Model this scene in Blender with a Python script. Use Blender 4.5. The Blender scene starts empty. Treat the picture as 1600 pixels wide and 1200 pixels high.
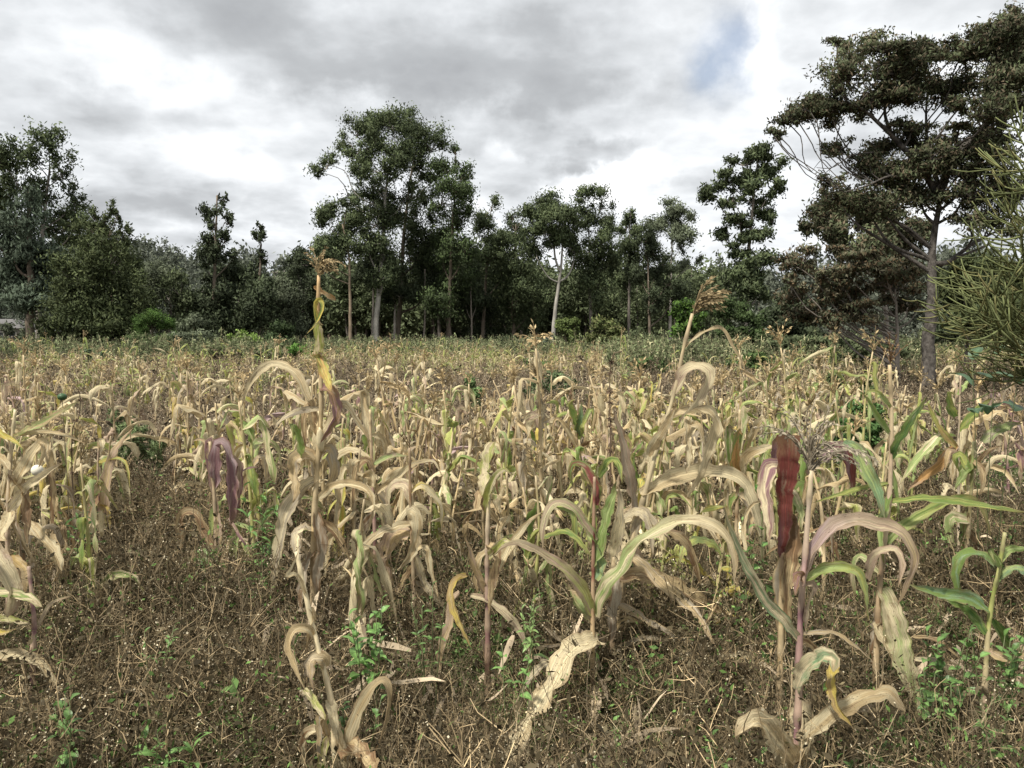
import bpy, math, random
import numpy as np
from mathutils import Vector, Matrix

S = bpy.context.scene
COL = S.collection
PI = math.pi

# ------------------------------------------------------------------ camera
F = 1200.0            # focal length in photo pixels (photo 1600 x 1200)
H = 1.65              # eye height
YH = 530.0            # horizon row
PITCH = math.atan((600.0 - YH) / F)
cd = bpy.data.cameras.new("camera")
cam = bpy.data.objects.new("camera", cd)
COL.objects.link(cam)
cam.location = (0, 0, H)
cam.rotation_euler = (PI / 2 - PITCH, 0, 0)
cd.sensor_width = 36.0
cd.lens = 36.0 * F / 1600.0
cd.clip_start = 0.05
cd.clip_end = 4000
S.camera = cam

cp, sp = math.cos(PITCH), math.sin(PITCH)


def ray(px, py):
    u = (px - 800.0) / F
    v = (600.0 - py) / F
    return np.array([u, cp + v * sp, -sp + v * cp])


def at(px, py, D):
    """point on the pixel's ray at forward distance D (world Y)."""
    r = ray(px, py)
    return np.array([0, 0, H]) + r * (D / r[1])


# ------------------------------------------------------------------ world
SUN_EL, SUN_AZ = math.radians(58), math.radians(-140)   # azimuth measured from +Y towards +X
W = bpy.data.worlds.new("World")
S.world = W
W.use_nodes = True
wn, wl = W.node_tree.nodes, W.node_tree.links
wn.clear()


def wmath(op, a, b=None, c=None):
    n = wn.new('ShaderNodeMath')
    n.operation = op
    for i, x in enumerate((a, b, c)):
        if x is None:
            continue
        if isinstance(x, (int, float)):
            n.inputs[i].default_value = x
        else:
            wl.new(x, n.inputs[i])
    return n.outputs[0]


out = wn.new('ShaderNodeOutputWorld')
bg = wn.new('ShaderNodeBackground')
bg.inputs['Strength'].default_value = 0.1
wl.new(bg.outputs[0], out.inputs[0])
tc = wn.new('ShaderNodeTexCoord')
sx = wn.new('ShaderNodeSeparateXYZ')
wl.new(tc.outputs['Generated'], sx.inputs[0])
X, Y, Z = sx.outputs
zc = wmath('MAXIMUM', Z, 0.0)
den = wmath('ADD', zc, 0.22)
cx = wn.new('ShaderNodeCombineXYZ')
wl.new(wmath('DIVIDE', X, den), cx.inputs[0])
wl.new(wmath('DIVIDE', Y, den), cx.inputs[1])


def wnoise(scale, detail, rough=0.55, dist=0.0, off=0.0, src=None):
    n = wn.new('ShaderNodeTexNoise')
    n.inputs['Scale'].default_value = scale
    n.inputs['Detail'].default_value = detail
    n.inputs['Roughness'].default_value = rough
    n.inputs['Distortion'].default_value = dist
    mp = wn.new('ShaderNodeMapping')
    mp.inputs['Location'].default_value = (off, off * 0.7, off * 1.3)
    wl.new(src or cx.outputs[0], mp.inputs[0])
    wl.new(mp.outputs[0], n.inputs[0])
    return n.outputs[0]


nL = wnoise(0.75, 5, 0.5, 0.0, 3.1)
nM = wnoise(2.3, 9, 0.50, 0.0, 11.7)
nS = wnoise(5.0, 5, 0.5, 0.0, 4.2)
nA = wnoise(7.0, 6, 0.6, 0.0, 5.3, tc.outputs['Generated'])
nB = wnoise(7.0, 6, 0.6, 0.0, 9.9, tc.outputs['Generated'])
az = wmath('ADD', wmath('ARCTAN2', X, Y), wmath('MULTIPLY', wmath('SUBTRACT', nA, 0.5), 0.20))
el = wmath('ADD', wmath('ARCSINE', Z), wmath('MULTIPLY', wmath('SUBTRACT', nB, 0.5), 0.14))


def blob(px, py, rx, ry, sharp=1.0):
    r = ray(px, py)
    r = r / np.linalg.norm(r)
    a0, e0 = math.atan2(r[0], r[1]), math.asin(r[2])
    da = wmath('DIVIDE', wmath('SUBTRACT', az, a0), rx / F)
    de = wmath('DIVIDE', wmath('SUBTRACT', el, e0), ry / F)
    d2 = wmath('ADD', wmath('MULTIPLY', da, da), wmath('MULTIPLY', de, de))
    if sharp > 1:
        d2 = wmath('POWER', d2, sharp)
    return wmath('EXPONENT', wmath('MULTIPLY', d2, -0.7))


V = wmath('ADD', 0.60, wmath('MULTIPLY', wmath('SUBTRACT', nL, 0.5), 0.55))
V = wmath('ADD', V, wmath('MULTIPLY', wmath('SUBTRACT', nM, 0.5), 1.15))
V = wmath('ADD', V, wmath('MULTIPLY', wmath('ABSOLUTE', wmath('SUBTRACT', nS, 0.5)), -0.55))
V = wmath('ADD', V, 0.075)
BLOBS = [(520, 50, 330, 75, -.30, 1), (850, 110, 250, 50, -.20, 1), (945, 232, 62, 22, -.26, 2), (205, 205, 110, 35, -.16, 1),
         (230, 335, 130, 28, -.16, 1), (1360, 20, 170, 45, -.10, 1), (640, 135, 200, 22, -.08, 1), (850, 205, 90, 16, -.12, 2),
         (110, 55, 95, 70, .14, 2), (25, 140, 80, 60, .10, 1), (940, 292, 85, 32, .34, 2), (1190, 85, 28, 75, .22, 1),
         (290, 140, 90, 30, .12, 1), (1120, 200, 120, 60, .10, 1), (1010, 330, 90, 50, .12, 1), (420, 375, 150, 30, .16, 1),
         (560, 180, 120, 30, .08, 1), (1290, 330, 90, 60, .10, 1), (330, 250, 80, 25, .14, 1)]
for (bx, by, rx, ry, amp, sh) in BLOBS:
    V = wmath('ADD', V, wmath('MULTIPLY', blob(bx, by, rx, ry, sh), amp))
V = wmath('MAXIMUM', V, 0.10)
ramp = wn.new('ShaderNodeValToRGB')
wl.new(V, ramp.inputs[0])
el_ = ramp.color_ramp.elements
el_[0].position = 0.15
el_[0].color = (0.30, 0.31, 0.325, 1)
el_[1].position = 1.0
el_[1].color = (0.98, 0.98, 0.98, 1)
for p_, c_ in ((0.38, (0.405, 0.42, 0.435)), (0.55, (0.57, 0.59, 0.61)), (0.72, (0.76, 0.78, 0.80))):
    e_ = ramp.color_ramp.elements.new(p_)
    e_.color = (*c_, 1)
gain = wn.new('ShaderNodeVectorMath')
gain.operation = 'SCALE'
gain.inputs['Scale'].default_value = 10.0
wl.new(ramp.outputs[0], gain.inputs[0])
sky = wn.new('ShaderNodeTexSky')
sky.sky_type = 'NISHITA'
sky.sun_disc = False
sky.sun_elevation = SUN_EL
sky.sun_rotation = SUN_AZ
mix = wn.new('ShaderNodeMixRGB')
hole = wmath('MINIMUM', wmath('MULTIPLY', blob(1118, 92, 36, 36, 1), 0.62), 0.6)
wl.new(hole, mix.inputs[0])
wl.new(gain.outputs[0], mix.inputs[1])
wl.new(sky.outputs[0], mix.inputs[2])
wl.new(mix.outputs[0], bg.inputs['Color'])

sl = bpy.data.lights.new("sun", 'SUN')
sl.energy = 4.6
sl.angle = math.radians(6)
sl.color = (1.0, 0.95, 0.87)
sun = bpy.data.objects.new("sun", sl)
COL.objects.link(sun)
sd = Vector((math.sin(SUN_AZ) * math.cos(SUN_EL), math.cos(SUN_AZ) * math.cos(SUN_EL), math.sin(SUN_EL)))
sun.rotation_euler = sd.to_track_quat('Z', 'Y').to_euler()
sun.location = (0, 0, 60)

S.view_settings.view_transform = 'Standard'
S.view_settings.look = 'None'
S.view_settings.exposure = 0.45
S.view_settings.gamma = 1.0
S.view_settings.use_curve_mapping = False
S.render.engine = 'CYCLES'
S.cycles.max_bounces = 6
S.cycles.diffuse_bounces = 3
S.cycles.transmission_bounces = 3
S.cycles.transparent_max_bounces = 4

rng = np.random.default_rng(7)
random.seed(7)


# ------------------------------------------------------------------ materials
def new_mat(name):
    m = bpy.data.materials.new(name)
    m.use_nodes = True
    nt = m.node_tree
    nt.nodes.clear()
    return m, nt


class NT:
    def __init__(s, name):
        s.m, s.t = new_mat(name)
        s.n, s.l = s.t.nodes, s.t.links

    def math(s, op, a, b=None, c=None, clamp=False):
        n = s.n.new('ShaderNodeMath')
        n.operation = op
        n.use_clamp = clamp
        for i, x in enumerate((a, b, c)):
            if x is None:
                continue
            if isinstance(x, (int, float)):
                n.inputs[i].default_value = x
            else:
                s.l.new(x, n.inputs[i])
        return n.outputs[0]

    def attr(s, name):
        n = s.n.new('ShaderNodeAttribute')
        n.attribute_name = name
        return n

    def noise(s, vec, scale, detail=3, rough=0.5, dist=0.0):
        n = s.n.new('ShaderNodeTexNoise')
        n.inputs['Scale'].default_value = scale
        n.inputs['Detail'].default_value = detail
        n.inputs['Roughness'].default_value = rough
        n.inputs['Distortion'].default_value = dist
        s.l.new(vec, n.inputs['Vector'])
        return n.outputs[0]

    def mapr(s, v, a, b, c=0.0, d=1.0):
        n = s.n.new('ShaderNodeMapRange')
        s.l.new(v, n.inputs[0])
        for i, x in enumerate((a, b, c, d)):
            n.inputs[i + 1].default_value = x
        return n.outputs[0]

    def vscale(s, v, k):
        n = s.n.new('ShaderNodeVectorMath')
        n.operation = 'SCALE'
        s.l.new(v, n.inputs[0])
        if isinstance(k, (int, float)):
            n.inputs['Scale'].default_value = k
        else:
            s.l.new(k, n.inputs['Scale'])
        return n.outputs[0]

    def vmul(s, a, b):
        n = s.n.new('ShaderNodeVectorMath')
        n.operation = 'MULTIPLY'
        s.l.new(a, n.inputs[0])
        if isinstance(b, tuple):
            n.inputs[1].default_value = b
        else:
            s.l.new(b, n.inputs[1])
        return n.outputs[0]

    def mix(s, f, a, b):
        n = s.n.new('ShaderNodeMixRGB')
        for i, x in enumerate((f, a, b)):
            if isinstance(x, (int, float)):
                n.inputs[i].default_value = x
            elif isinstance(x, tuple):
                n.inputs[i].default_value = (*x, 1)
            else:
                s.l.new(x, n.inputs[i])
        return n.outputs[0]

    def finish(s, color, rough=0.6, trans=0.0, bump=None, bstr=0.3, bdist=0.002, spec=0.3, tcol=None):
        p = s.n.new('ShaderNodeBsdfPrincipled')
        s.l.new(color, p.inputs['Base Color'])
        p.inputs['Roughness'].default_value = rough
        p.inputs['Specular IOR Level'].default_value = spec
        if bump is not None:
            b = s.n.new('ShaderNodeBump')
            b.inputs['Strength'].default_value = bstr
            b.inputs['Distance'].default_value = bdist
            s.l.new(bump, b.inputs['Height'])
            s.l.new(b.outputs[0], p.inputs['Normal'])
        o = s.n.new('ShaderNodeOutputMaterial')
        if trans > 0:
            t = s.n.new('ShaderNodeBsdfTranslucent')
            s.l.new(tcol or color, t.inputs[0])
            mx = s.n.new('ShaderNodeMixShader')
            mx.inputs[0].default_value = trans
            s.l.new(p.outputs[0], mx.inputs[1])
            s.l.new(t.outputs[0], mx.inputs[2])
            s.l.new(mx.outputs[0], o.inputs[0])
        else:
            s.l.new(p.outputs[0], o.inputs[0])
        return s.m


def mat_maize_leaf():
    s = NT('maize_leaf')
    st, ta, tb = s.attr('st'), s.attr('tint'), s.attr('tintb')
    # st = (across -1..1, along in 0..1, seed)
    v = st.outputs['Vector']
    oi = s.n.new('ShaderNodeObjectInfo')
    big = s.noise(s.vmul(v, (1.3, 2.2, 37.0)), 1.0, 3, 0.55, 0.6)
    mask = s.mapr(big, 0.44, 0.58)
    col = s.mix(mask, ta.outputs['Color'], tb.outputs['Color'])
    veins = s.noise(s.vmul(v, (14.0, 0.9, 37.0)), 1.0, 4, 0.65)
    vv = s.mapr(veins, 0.32, 0.68, 0.62, 1.22)
    col = s.vscale(col, vv)
    blot = s.noise(s.vmul(v, (3.0, 9.0, 91.0)), 1.0, 5, 0.65)
    col = s.mix(s.math('MULTIPLY', s.mapr(blot, 0.54, 0.70), 0.7), col, (0.20, 0.125, 0.065))
    blot2 = s.noise(s.vmul(v, (2.0, 5.0, 53.0)), 1.0, 4, 0.6)
    col = s.mix(s.math('MULTIPLY', s.mapr(blot2, 0.56, 0.66), 0.28), col, (0.60, 0.52, 0.37))
    vo = s.n.new('ShaderNodeTexVoronoi')
    vo.inputs['Scale'].default_value = 1.0
    s.l.new(s.vmul(v, (7.0, 42.0, 91.0)), vo.inputs['Vector'])
    gate = s.mapr(s.noise(s.vmul(v, (1.5, 6.0, 17.0)), 1.0, 2), 0.48, 0.6)
    speck = s.math('MULTIPLY', s.mapr(vo.outputs['Distance'], 0.14, 0.24, 1.0, 0.0), gate)
    col = s.mix(s.math('MULTIPLY', speck, 0.8), col, (0.07, 0.045, 0.03))
    sxn = s.n.new('ShaderNodeSeparateXYZ')
    s.l.new(v, sxn.inputs[0])
    rib = s.mapr(s.math('ABSOLUTE', sxn.outputs[0]), 0.03, 0.10, 1.0, 0.0)
    col = s.mix(s.math('MULTIPLY', rib, 0.55), col, s.vscale(col, 1.5))
    en = s.noise(s.vmul(v, (2.0, 13.0, 71.0)), 1.0, 4, 0.7)
    edge = s.mapr(s.math('ADD', s.math('ABSOLUTE', sxn.outputs[0]), s.math('MULTIPLY', s.math('SUBTRACT', en, 0.5), 1.6)), 0.82, 1.05)
    tipb = s.mapr(s.math('ADD', sxn.outputs[1], s.math('MULTIPLY', s.math('SUBTRACT', en, 0.5), 0.7)), 0.78, 1.0)
    col = s.mix(s.math('MULTIPLY', s.math('MAXIMUM', edge, tipb), 0.55), col, (0.30, 0.20, 0.105))
    col = s.vmul(col, oi.outputs['Color'])
    col = s.vscale(col, s.mapr(oi.outputs['Random'], 0, 1, 0.85, 1.1))
    return s.finish(col, 0.55, 0.34, veins, 0.8, 0.006, 0.30)


def mat_tinted(name, rough=0.6, trans=0.0, nscale=20.0, lo=0.75, hi=1.2, spec=0.3, stretch=(1, 1, 1), bump=0.0, bdist=0.005, rnd=0.15):
    s = NT(name)
    ta = s.attr('tint')
    oi = s.n.new('ShaderNodeObjectInfo')
    t = s.n.new('ShaderNodeTexCoord')
    vec = s.vmul(t.outputs['Object'], stretch)
    nz = s.noise(vec, nscale, 4, 0.6)
    col = s.vscale(ta.outputs['Color'], s.mapr(nz, 0.3, 0.7, lo, hi))
    col = s.vmul(col, oi.outputs['Color'])
    col = s.vscale(col, s.mapr(oi.outputs['Random'], 0, 1, 1 - rnd, 1 + rnd))
    return s.finish(col, rough, trans, nz if bump else None, bump, bdist, spec)


M_LEAF = mat_maize_leaf()
M_STALK = mat_tinted('maize_stalk', 0.5, 0.0, 26, 0.65, 1.2, 0.3, (1, 1, .35), 0.3, 0.003)
M_TASSEL = mat_tinted('maize_tassel', 0.7, 0.2, 40, 0.7, 1.25, 0.15)
M_WEED = mat_tinted('dry_weed', 0.75, 0.15, 8, 0.7, 1.25, 0.15, rnd=0.42)
M_HERB = mat_tinted('herb_leaf', 0.45, 0.3, 30, 0.7, 1.2, 0.4)
M_CROWN = mat_tinted('tree_foliage', 0.7, 0.18, 0.35, 0.7, 1.3, 0.12, rnd=0.05)
M_BARK = mat_tinted('tree_bark', 0.8, 0.0, 3.0, 0.55, 1.3, 0.15, (1, 1, 0.4), 0.6, 0.03, rnd=0.05)
M_BARKF = mat_tinted('lichen_bark', 0.85, 0.0, 9.0, 0.3, 1.7, 0.1, (1, 1, 0.7), 1.0, 0.05, rnd=0.0)
M_PLAIN = mat_tinted('plain_weathered', 0.7, 0.0, 2.5, 0.8, 1.12, 0.25, rnd=0.0)


def mat_ground():
    s = NT('field_soil')
    g = s.n.new('ShaderNodeNewGeometry')
    P = g.outputs['Position']
    n1 = s.noise(P, 0.12, 6, 0.6)
    n2 = s.noise(P, 3.0, 8, 0.65)
    n3 = s.noise(P, 38.0, 5, 0.7)
    col = s.mix(s.mapr(n2, 0.35, 0.65), (0.035, 0.026, 0.018), (0.09, 0.066, 0.045))
    col = s.mix(s.mapr(n3, 0.55, 0.72), col, (0.24, 0.19, 0.13))
    col = s.mix(s.math('MULTIPLY', s.mapr(n1, 0.45, 0.6), 0.4), col, (0.10, 0.10, 0.05))
    return s.finish(col, 0.9, 0.0, s.math('ADD', n2, s.math('MULTIPLY', n3, 0.4)), 1.0, 0.05, 0.1)


M_GROUND = mat_ground()


# ------------------------------------------------------------------ mesh helpers
def mesh_np(name, V, Q=None, T=None, mat=None, tint=None, tintb=None, st=None, smooth=True):
    V = np.asarray(V, np.float32)
    me = bpy.data.meshes.new(name)
    me.vertices.add(len(V))
    me.vertices.foreach_set('co', V.ravel())
    nq = 0 if Q is None else len(Q)
    nt = 0 if T is None else len(T)
    li = []
    if nq:
        li.append(np.asarray(Q, np.int32).ravel())
    if nt:
        li.append(np.asarray(T, np.int32).ravel())
    li = np.concatenate(li)
    me.loops.add(len(li))
    me.loops.foreach_set('vertex_index', li)
    me.polygons.add(nq + nt)
    ls = np.concatenate([np.arange(nq) * 4, nq * 4 + np.arange(nt) * 3]).astype(np.int32)
    me.polygons.foreach_set('loop_start', ls)
    me.polygons.foreach_set('use_smooth', np.full(nq + nt, smooth, bool))
    for nm, a in (('tint', tint), ('tintb', tintb)):
        if a is not None:
            a = np.asarray(a, np.float32)
            if a.ndim == 1:
                a = np.tile(a, (len(V), 1))
            rgba = np.ones((len(V), 4), np.float32)
            rgba[:, :3] = a[:, :3]
            at_ = me.attributes.new(nm, 'FLOAT_COLOR', 'POINT')
            at_.data.foreach_set('color', rgba.ravel())
    if st is not None:
        at_ = me.attributes.new('st', 'FLOAT_VECTOR', 'POINT')
        at_.data.foreach_set('vector', np.asarray(st, np.float32).ravel())
    if mat:
        me.materials.append(mat)
    me.update()
    me.validate()
    return me


def link(name, me, parent=None, loc=None):
    o = bpy.data.objects.new(name, me)
    COL.objects.link(o)
    if parent is not None:
        o.parent = parent
    if loc is not None:
        o.location = loc
    return o


def tag(o, label=None, cat=None, group=None, kind=None):
    if label:
        o['label'] = label
    if cat:
        o['category'] = cat
    if group:
        o['group'] = group
    if kind:
        o['kind'] = kind
    return o


def empty(name, loc, label, cat, group=None):
    o = bpy.data.objects.new(name, None)
    o.empty_display_size = 0.1
    COL.objects.link(o)
    o.location = loc
    return tag(o, label, cat, group)


def norm(v):
    return v / (np.linalg.norm(v, axis=-1, keepdims=True) + 1e-12)


def catmull(P, n):
    """resample control points P (k x d) smoothly to n+1 points, roughly even in chord length."""
    P = np.asarray(P, float)
    if len(P) == 2:
        t = np.linspace(0, 1, n + 1)[:, None]
        return P[0] * (1 - t) + P[1] * t
    A = np.vstack([2 * P[0] - P[1], P, 2 * P[-1] - P[-2]])
    seg = np.linalg.norm(np.diff(P[:, :3], axis=0), axis=1) + 1e-9
    cum = np.concatenate([[0], np.cumsum(seg)])
    u = np.linspace(0, cum[-1], n + 1)
    k = np.clip(np.searchsorted(cum, u, side='right') - 1, 0, len(P) - 2)
    t = ((u - cum[k]) / seg[k])[:, None]
    p0, p1, p2, p3 = A[k], A[k + 1], A[k + 2], A[k + 3]
    return 0.5 * ((2 * p1) + (-p0 + p2) * t + (2 * p0 - 5 * p1 + 4 * p2 - p3) * t ** 2 + (-p0 + 3 * p1 - 3 * p2 + p3) * t ** 3)


class Bag:
    """collects shapes into one mesh with per-vertex colours."""
    def __init__(s):
        s.V, s.Q, s.T, s.C, s.n = [], [], [], [], 0

    def add(s, V, Q=None, T=None, col=(0.5, 0.5, 0.5)):
        V = np.asarray(V, float)
        c = np.asarray(col, float)
        if c.ndim == 1:
            c = np.tile(c, (len(V), 1))
        s.V.append(V)
        s.C.append(c)
        if Q is not None and len(Q):
            s.Q.append(np.asarray(Q) + s.n)
        if T is not None and len(T):
            s.T.append(np.asarray(T) + s.n)
        s.n += len(V)

    def tube(s, P, R, sides=6, col=(0.5, 0.5, 0.5), cap=True):
        P = np.asarray(P, float)
        n = len(P)
        R = np.broadcast_to(np.asarray(R, float), (n,))
        tg = norm(np.gradient(P, axis=0))
        ref = np.array([0.31, 0.95, 0.05]) if abs(tg[0][2]) > 0.5 else np.array([0.05, 0.1, 1.0])
        a = norm(np.cross(tg, ref))
        b = np.cross(tg, a)
        th = np.linspace(0, 2 * PI, sides, endpoint=False)
        V = (P[:, None, :] + R[:, None, None] * (np.cos(th)[None, :, None] * a[:, None, :] + np.sin(th)[None, :, None] * b[:, None, :])).reshape(-1, 3)
        i, j = np.meshgrid(np.arange(n - 1), np.arange(sides), indexing='ij')
        j2 = (j + 1) % sides
        Q = np.stack([i * sides + j, i * sides + j2, (i + 1) * sides + j2, (i + 1) * sides + j], -1).reshape(-1, 4)
        c = np.asarray(col, float)
        if c.ndim == 2:
            c = np.repeat(c, sides, axis=0)
        T = None
        if cap:
            V = np.vstack([V, P[-1:], P[:1]])
            jj = np.arange(sides)
            T = np.concatenate([np.stack([(n - 1) * sides + jj, (n - 1) * sides + (jj + 1) % sides, np.full(sides, n * sides)], -1),
                                np.stack([(jj + 1) % sides, jj, np.full(sides, n * sides + 1)], -1)])
            if c.ndim == 2:
                c = np.vstack([c, c[-1:], c[:1]])
        s.add(V, Q, T, c)

    def cards(s, C, U, Wd, col, shape='quad', bend=None):
        """leaf cards: centre C, half-length vector U, half-width vector Wd (all n x 3). diamond-ish quads."""
        n = len(C)
        if n == 0:
            return
        V = np.stack([C - U, C + Wd - U * 0.1, C + U, C - Wd - U * 0.1], 1).reshape(-1, 3)
        Q = np.arange(4 * n).reshape(n, 4)
        c = np.asarray(col, float)
        c = np.repeat(c, 4, axis=0) if c.ndim == 2 else c
        s.add(V, Q, None, c)

    def mesh(s, name, mat, smooth=True):
        V = np.vstack(s.V)
        Q = np.vstack(s.Q) if s.Q else None
        T = np.vstack(s.T) if s.T else None
        return mesh_np(name, V, Q, T, mat, tint=np.vstack(s.C), smooth=smooth)


def rdir(n, r=rng):
    v = r.normal(size=(n, 3))
    return norm(v)


# ------------------------------------------------------------------ colours (linear albedo)
C = dict(cream=(.70, .60, .375), tan=(.54, .415, .225), brown=(.25, .155, .08), grey=(.45, .385, .28), pink=(.50, .375, .265),
         green=(.20, .29, .075), lgreen=(.36, .44, .17), ygreen=(.42, .45, .13), yellow=(.62, .49, .12), purple=(.27, .15, .155),
         red=(.22, .062, .05), dgreen=(.09, .17, .045), bgreen=(.22, .33, .17), lilac=(.46, .34, .33), orange=(.52, .31, .12), ochre=(.42, .30, .12))
C = {k: np.array(v) for k, v in C.items()}


# ------------------------------------------------------------------ leaf ribbon
def leaf_mesh(P, side, wid, ca, cb, seed, nseg=22, fold=0.25, wave=0.12, tip='point', across=5, ragged=0.0):
    """P: dense centreline (n+1 x 3); side: n+1 x 3 unit; wid: half width in m at full breadth."""
    r = np.random.default_rng(seed)
    n = len(P) - 1
    t = np.linspace(0, 1, n + 1)
    prof = (0.5 + 0.5 * np.clip(t / 0.22, 0, 1) ** 0.7)
    if tip == 'point':
        prof *= np.clip(1 - t ** 2.6, 0, 1) ** 0.85
    elif tip == 'cut':
        prof = .30 + .70 * t ** .8
        prof[-1] *= .92
    elif tip == 'blunt':
        prof *= np.clip(1 - t ** 9, 0, 1) ** 0.6 * (1 - 0.25 * t)
    else:
        prof *= np.clip(1 - t ** 1.5, 0, 1) ** 0.9 * 1.15
    prof = np.maximum(prof, 0.02)
    w = wid * prof
    tg = norm(np.gradient(P, axis=0))
    side = norm(side - (side * tg).sum(1, keepdims=True) * tg)
    nor = np.cross(tg, side)
    ss = np.linspace(-1, 1, across)
    ph = r.uniform(0, 6.28, 4)
    fr = r.uniform(3.5, 7, 4)
    V = []
    for k, s_ in enumerate(ss):
        edge = abs(s_) ** 1.5
        wob = wave * wid * edge * (np.sin(t * fr[0] * 6.28 + ph[0] + (1.3 if s_ > 0 else 0)) + 0.6 * np.sin(t * fr[1] * 9 + ph[1] + 2.1 * (s_ > 0)))
        cr = 1.0 + 0.10 * edge * np.sin(t * fr[2] * 8 + ph[2] + 1.7 * (s_ > 0))
        if ragged > 0 and abs(s_) > 0.9:
            cr = cr * (1 - ragged * np.clip(r.normal(0.0, 0.6, n + 1), 0, 1))
        curl = 0.18 * wid * np.sin(t * 5 + ph[3]) * s_ * s_
        V.append(P + side * (s_ * w * cr)[:, None] * (1 - 0.15 * abs(s_)) + nor * ((abs(s_) * fold * w) + wob * prof + curl)[:, None])
    V = np.stack(V, 1).reshape(-1, 3)
    i, j = np.meshgrid(np.arange(n), np.arange(across - 1), indexing='ij')
    Q = np.stack([i * across + j, i * across + j + 1, (i + 1) * across + j + 1, (i + 1) * across + j], -1).reshape(-1, 4)
    st = np.stack([np.tile(ss, n + 1), np.repeat(t, across), np.full((n + 1) * across, (seed % 997) / 100.0)], -1)
    def grad(c):
        c = np.asarray(c, float)
        if c.ndim == 1:
            return np.tile(c, ((n + 1) * across, 1))
        x = np.linspace(0, 1, len(c))
        g = np.stack([np.interp(t, x, c[:, q]) for q in range(3)], -1)
        return np.repeat(g, across, axis=0)
    return mesh_np('leaf', V, Q, None, M_LEAF, tint=grad(ca), tintb=grad(cb), st=st)


def stalk_bag(P, r0, r1, col, seed, nodes=7, hi=False):
    r = np.random.default_rng(seed)
    n = 44 if hi else 20
    P = catmull(P, n)
    t = np.linspace(0, 1, n + 1)
    rad = r0 * (1 - t) + r1 * t
    ph = (t * nodes) % 1.0
    n_i = np.floor(t * nodes + .5).astype(int)
    ph2 = (t * nodes + .5) % 1.0
    sheath = np.where(ph2 < .72, 1.32 - .25 * ph2, 1.0)
    bump = (1 + 0.22 * np.exp(-((ph - 0.5) / 0.10) ** 2)) * sheath
    col = np.asarray(col, float)
    if col.ndim == 2:
        x = np.linspace(0, 1, len(col))
        cc = np.stack([np.interp(t, x, col[:, q]) for q in range(3)], -1)
    else:
        cc = np.tile(col, (n + 1, 1))
    dark = np.exp(-((ph - 0.5) / 0.08) ** 2)[:, None]
    shc = r.uniform(.15, .75, nodes + 2)[n_i][:, None] * (ph2 < .72)[:, None]
    cc = cc * (1 - shc) + np.array([.46, .37, .23]) * r.uniform(.75, 1.2, nodes + 2)[n_i][:, None] * shc
    cc = cc * (1 - 0.4 * dark) * r.uniform(0.85, 1.1, (n + 1, 1))
    b = Bag()
    b.tube(P, rad * bump, 7 if hi else 5, cc)
    return b


def tassel_bag(p0, up, length, nb, seed, droop=1.0, col=(.40, .30, .19), lean=None, thin=1.0, fine=True):
    r = np.random.default_rng(seed)
    b = Bag()
    up = norm(np.asarray(up, float))
    col = np.asarray(col, float)
    for k in range(nb + 1):
        L = length * (1.0 if k == 0 else r.uniform(0.55, 0.95))
        z0 = 0.0 if k == 0 else r.uniform(0.0, 0.30) * length
        d = up.copy() if k == 0 else norm(up + 0.55 * rdir(1, r)[0])
        if lean is not None:
            d = norm(d + 0.35 * np.asarray(lean) * r.uniform(0.3, 1.2))
        p = np.asarray(p0, float) + up * z0
        pts = [p]
        n = 9
        for i in range(n):
            g = droop * (0.10 + 0.22 * i / n) * (0.35 if k == 0 else 1.0)
            d = norm(d + np.array([0, 0, -g]) + (0.10 * np.asarray(lean) if lean is not None else 0) + r.normal(0, .03, 3))
            p = p + d * L / n
            pts.append(p)
        pts = catmull(pts, 12 if fine else 7)
        b.tube(pts, np.linspace(0.0022, 0.0009, len(pts)) * thin, 3, col * 0.8, cap=False)
        # spikelets
        m = int(L / (0.009 if fine else 0.02))
        u = r.uniform(0.12, 1.0, m)
        idx = u * (len(pts) - 1)
        i0 = np.clip(idx.astype(int), 0, len(pts) - 2)
        f = (idx - i0)[:, None]
        c0 = pts[i0] * (1 - f) + pts[i0 + 1] * f
        tg = norm(pts[i0 + 1] - pts[i0])
        o = norm(np.cross(tg, rdir(m, r)))
        ln = (0.0055 if fine else 0.010) * thin * r.uniform(0.8, 1.3, (m, 1))
        U = norm(tg * 1.1 + o * 0.6 + np.array([0, 0, -0.35])) * ln
        Wd = norm(np.cross(U, rdir(m, r))) * ln * 0.42
        cc = col * r.uniform(0.7, 1.35, (m, 1))
        b.cards(c0 + o * ln * 0.7, U, Wd, cc)
    return b


# ------------------------------------------------------------------ ground and hill (structure)
def hill_z(x, y):
    az_ = np.arctan2(x, np.maximum(y, 1e-3))
    d = np.hypot(x, y)
    crest = 0.058 + 0.020 * np.exp(-((az_ + 0.46) / 0.10) ** 2) - 0.022 * np.clip((az_ - -0.1) / 0.5, 0, 1) + 0.004 * np.sin(az_ * 23)
    rise = np.clip((d - 95) / 150.0, 0, 1)
    rise = rise * rise * (3 - 2 * rise)
    back = 1 - 0.9 * np.clip((d - 300) / 500, 0, 1)
    front = np.clip((y + 0.15 * np.abs(x)) / 60, 0, 1)
    return np.where(y > 0, crest * 205 * rise * back * front, 0.0)


def soil_z(x, y):
    d = np.hypot(x, y)
    near = np.clip(1 - d / 70, 0, 1)
    return near * (0.025 * np.sin(x * 2.1 + 0.6 * np.sin(y * 1.3)) + 0.02 * np.sin(y * 2.9 + 1.1 * np.sin(x * 0.9)))


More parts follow.
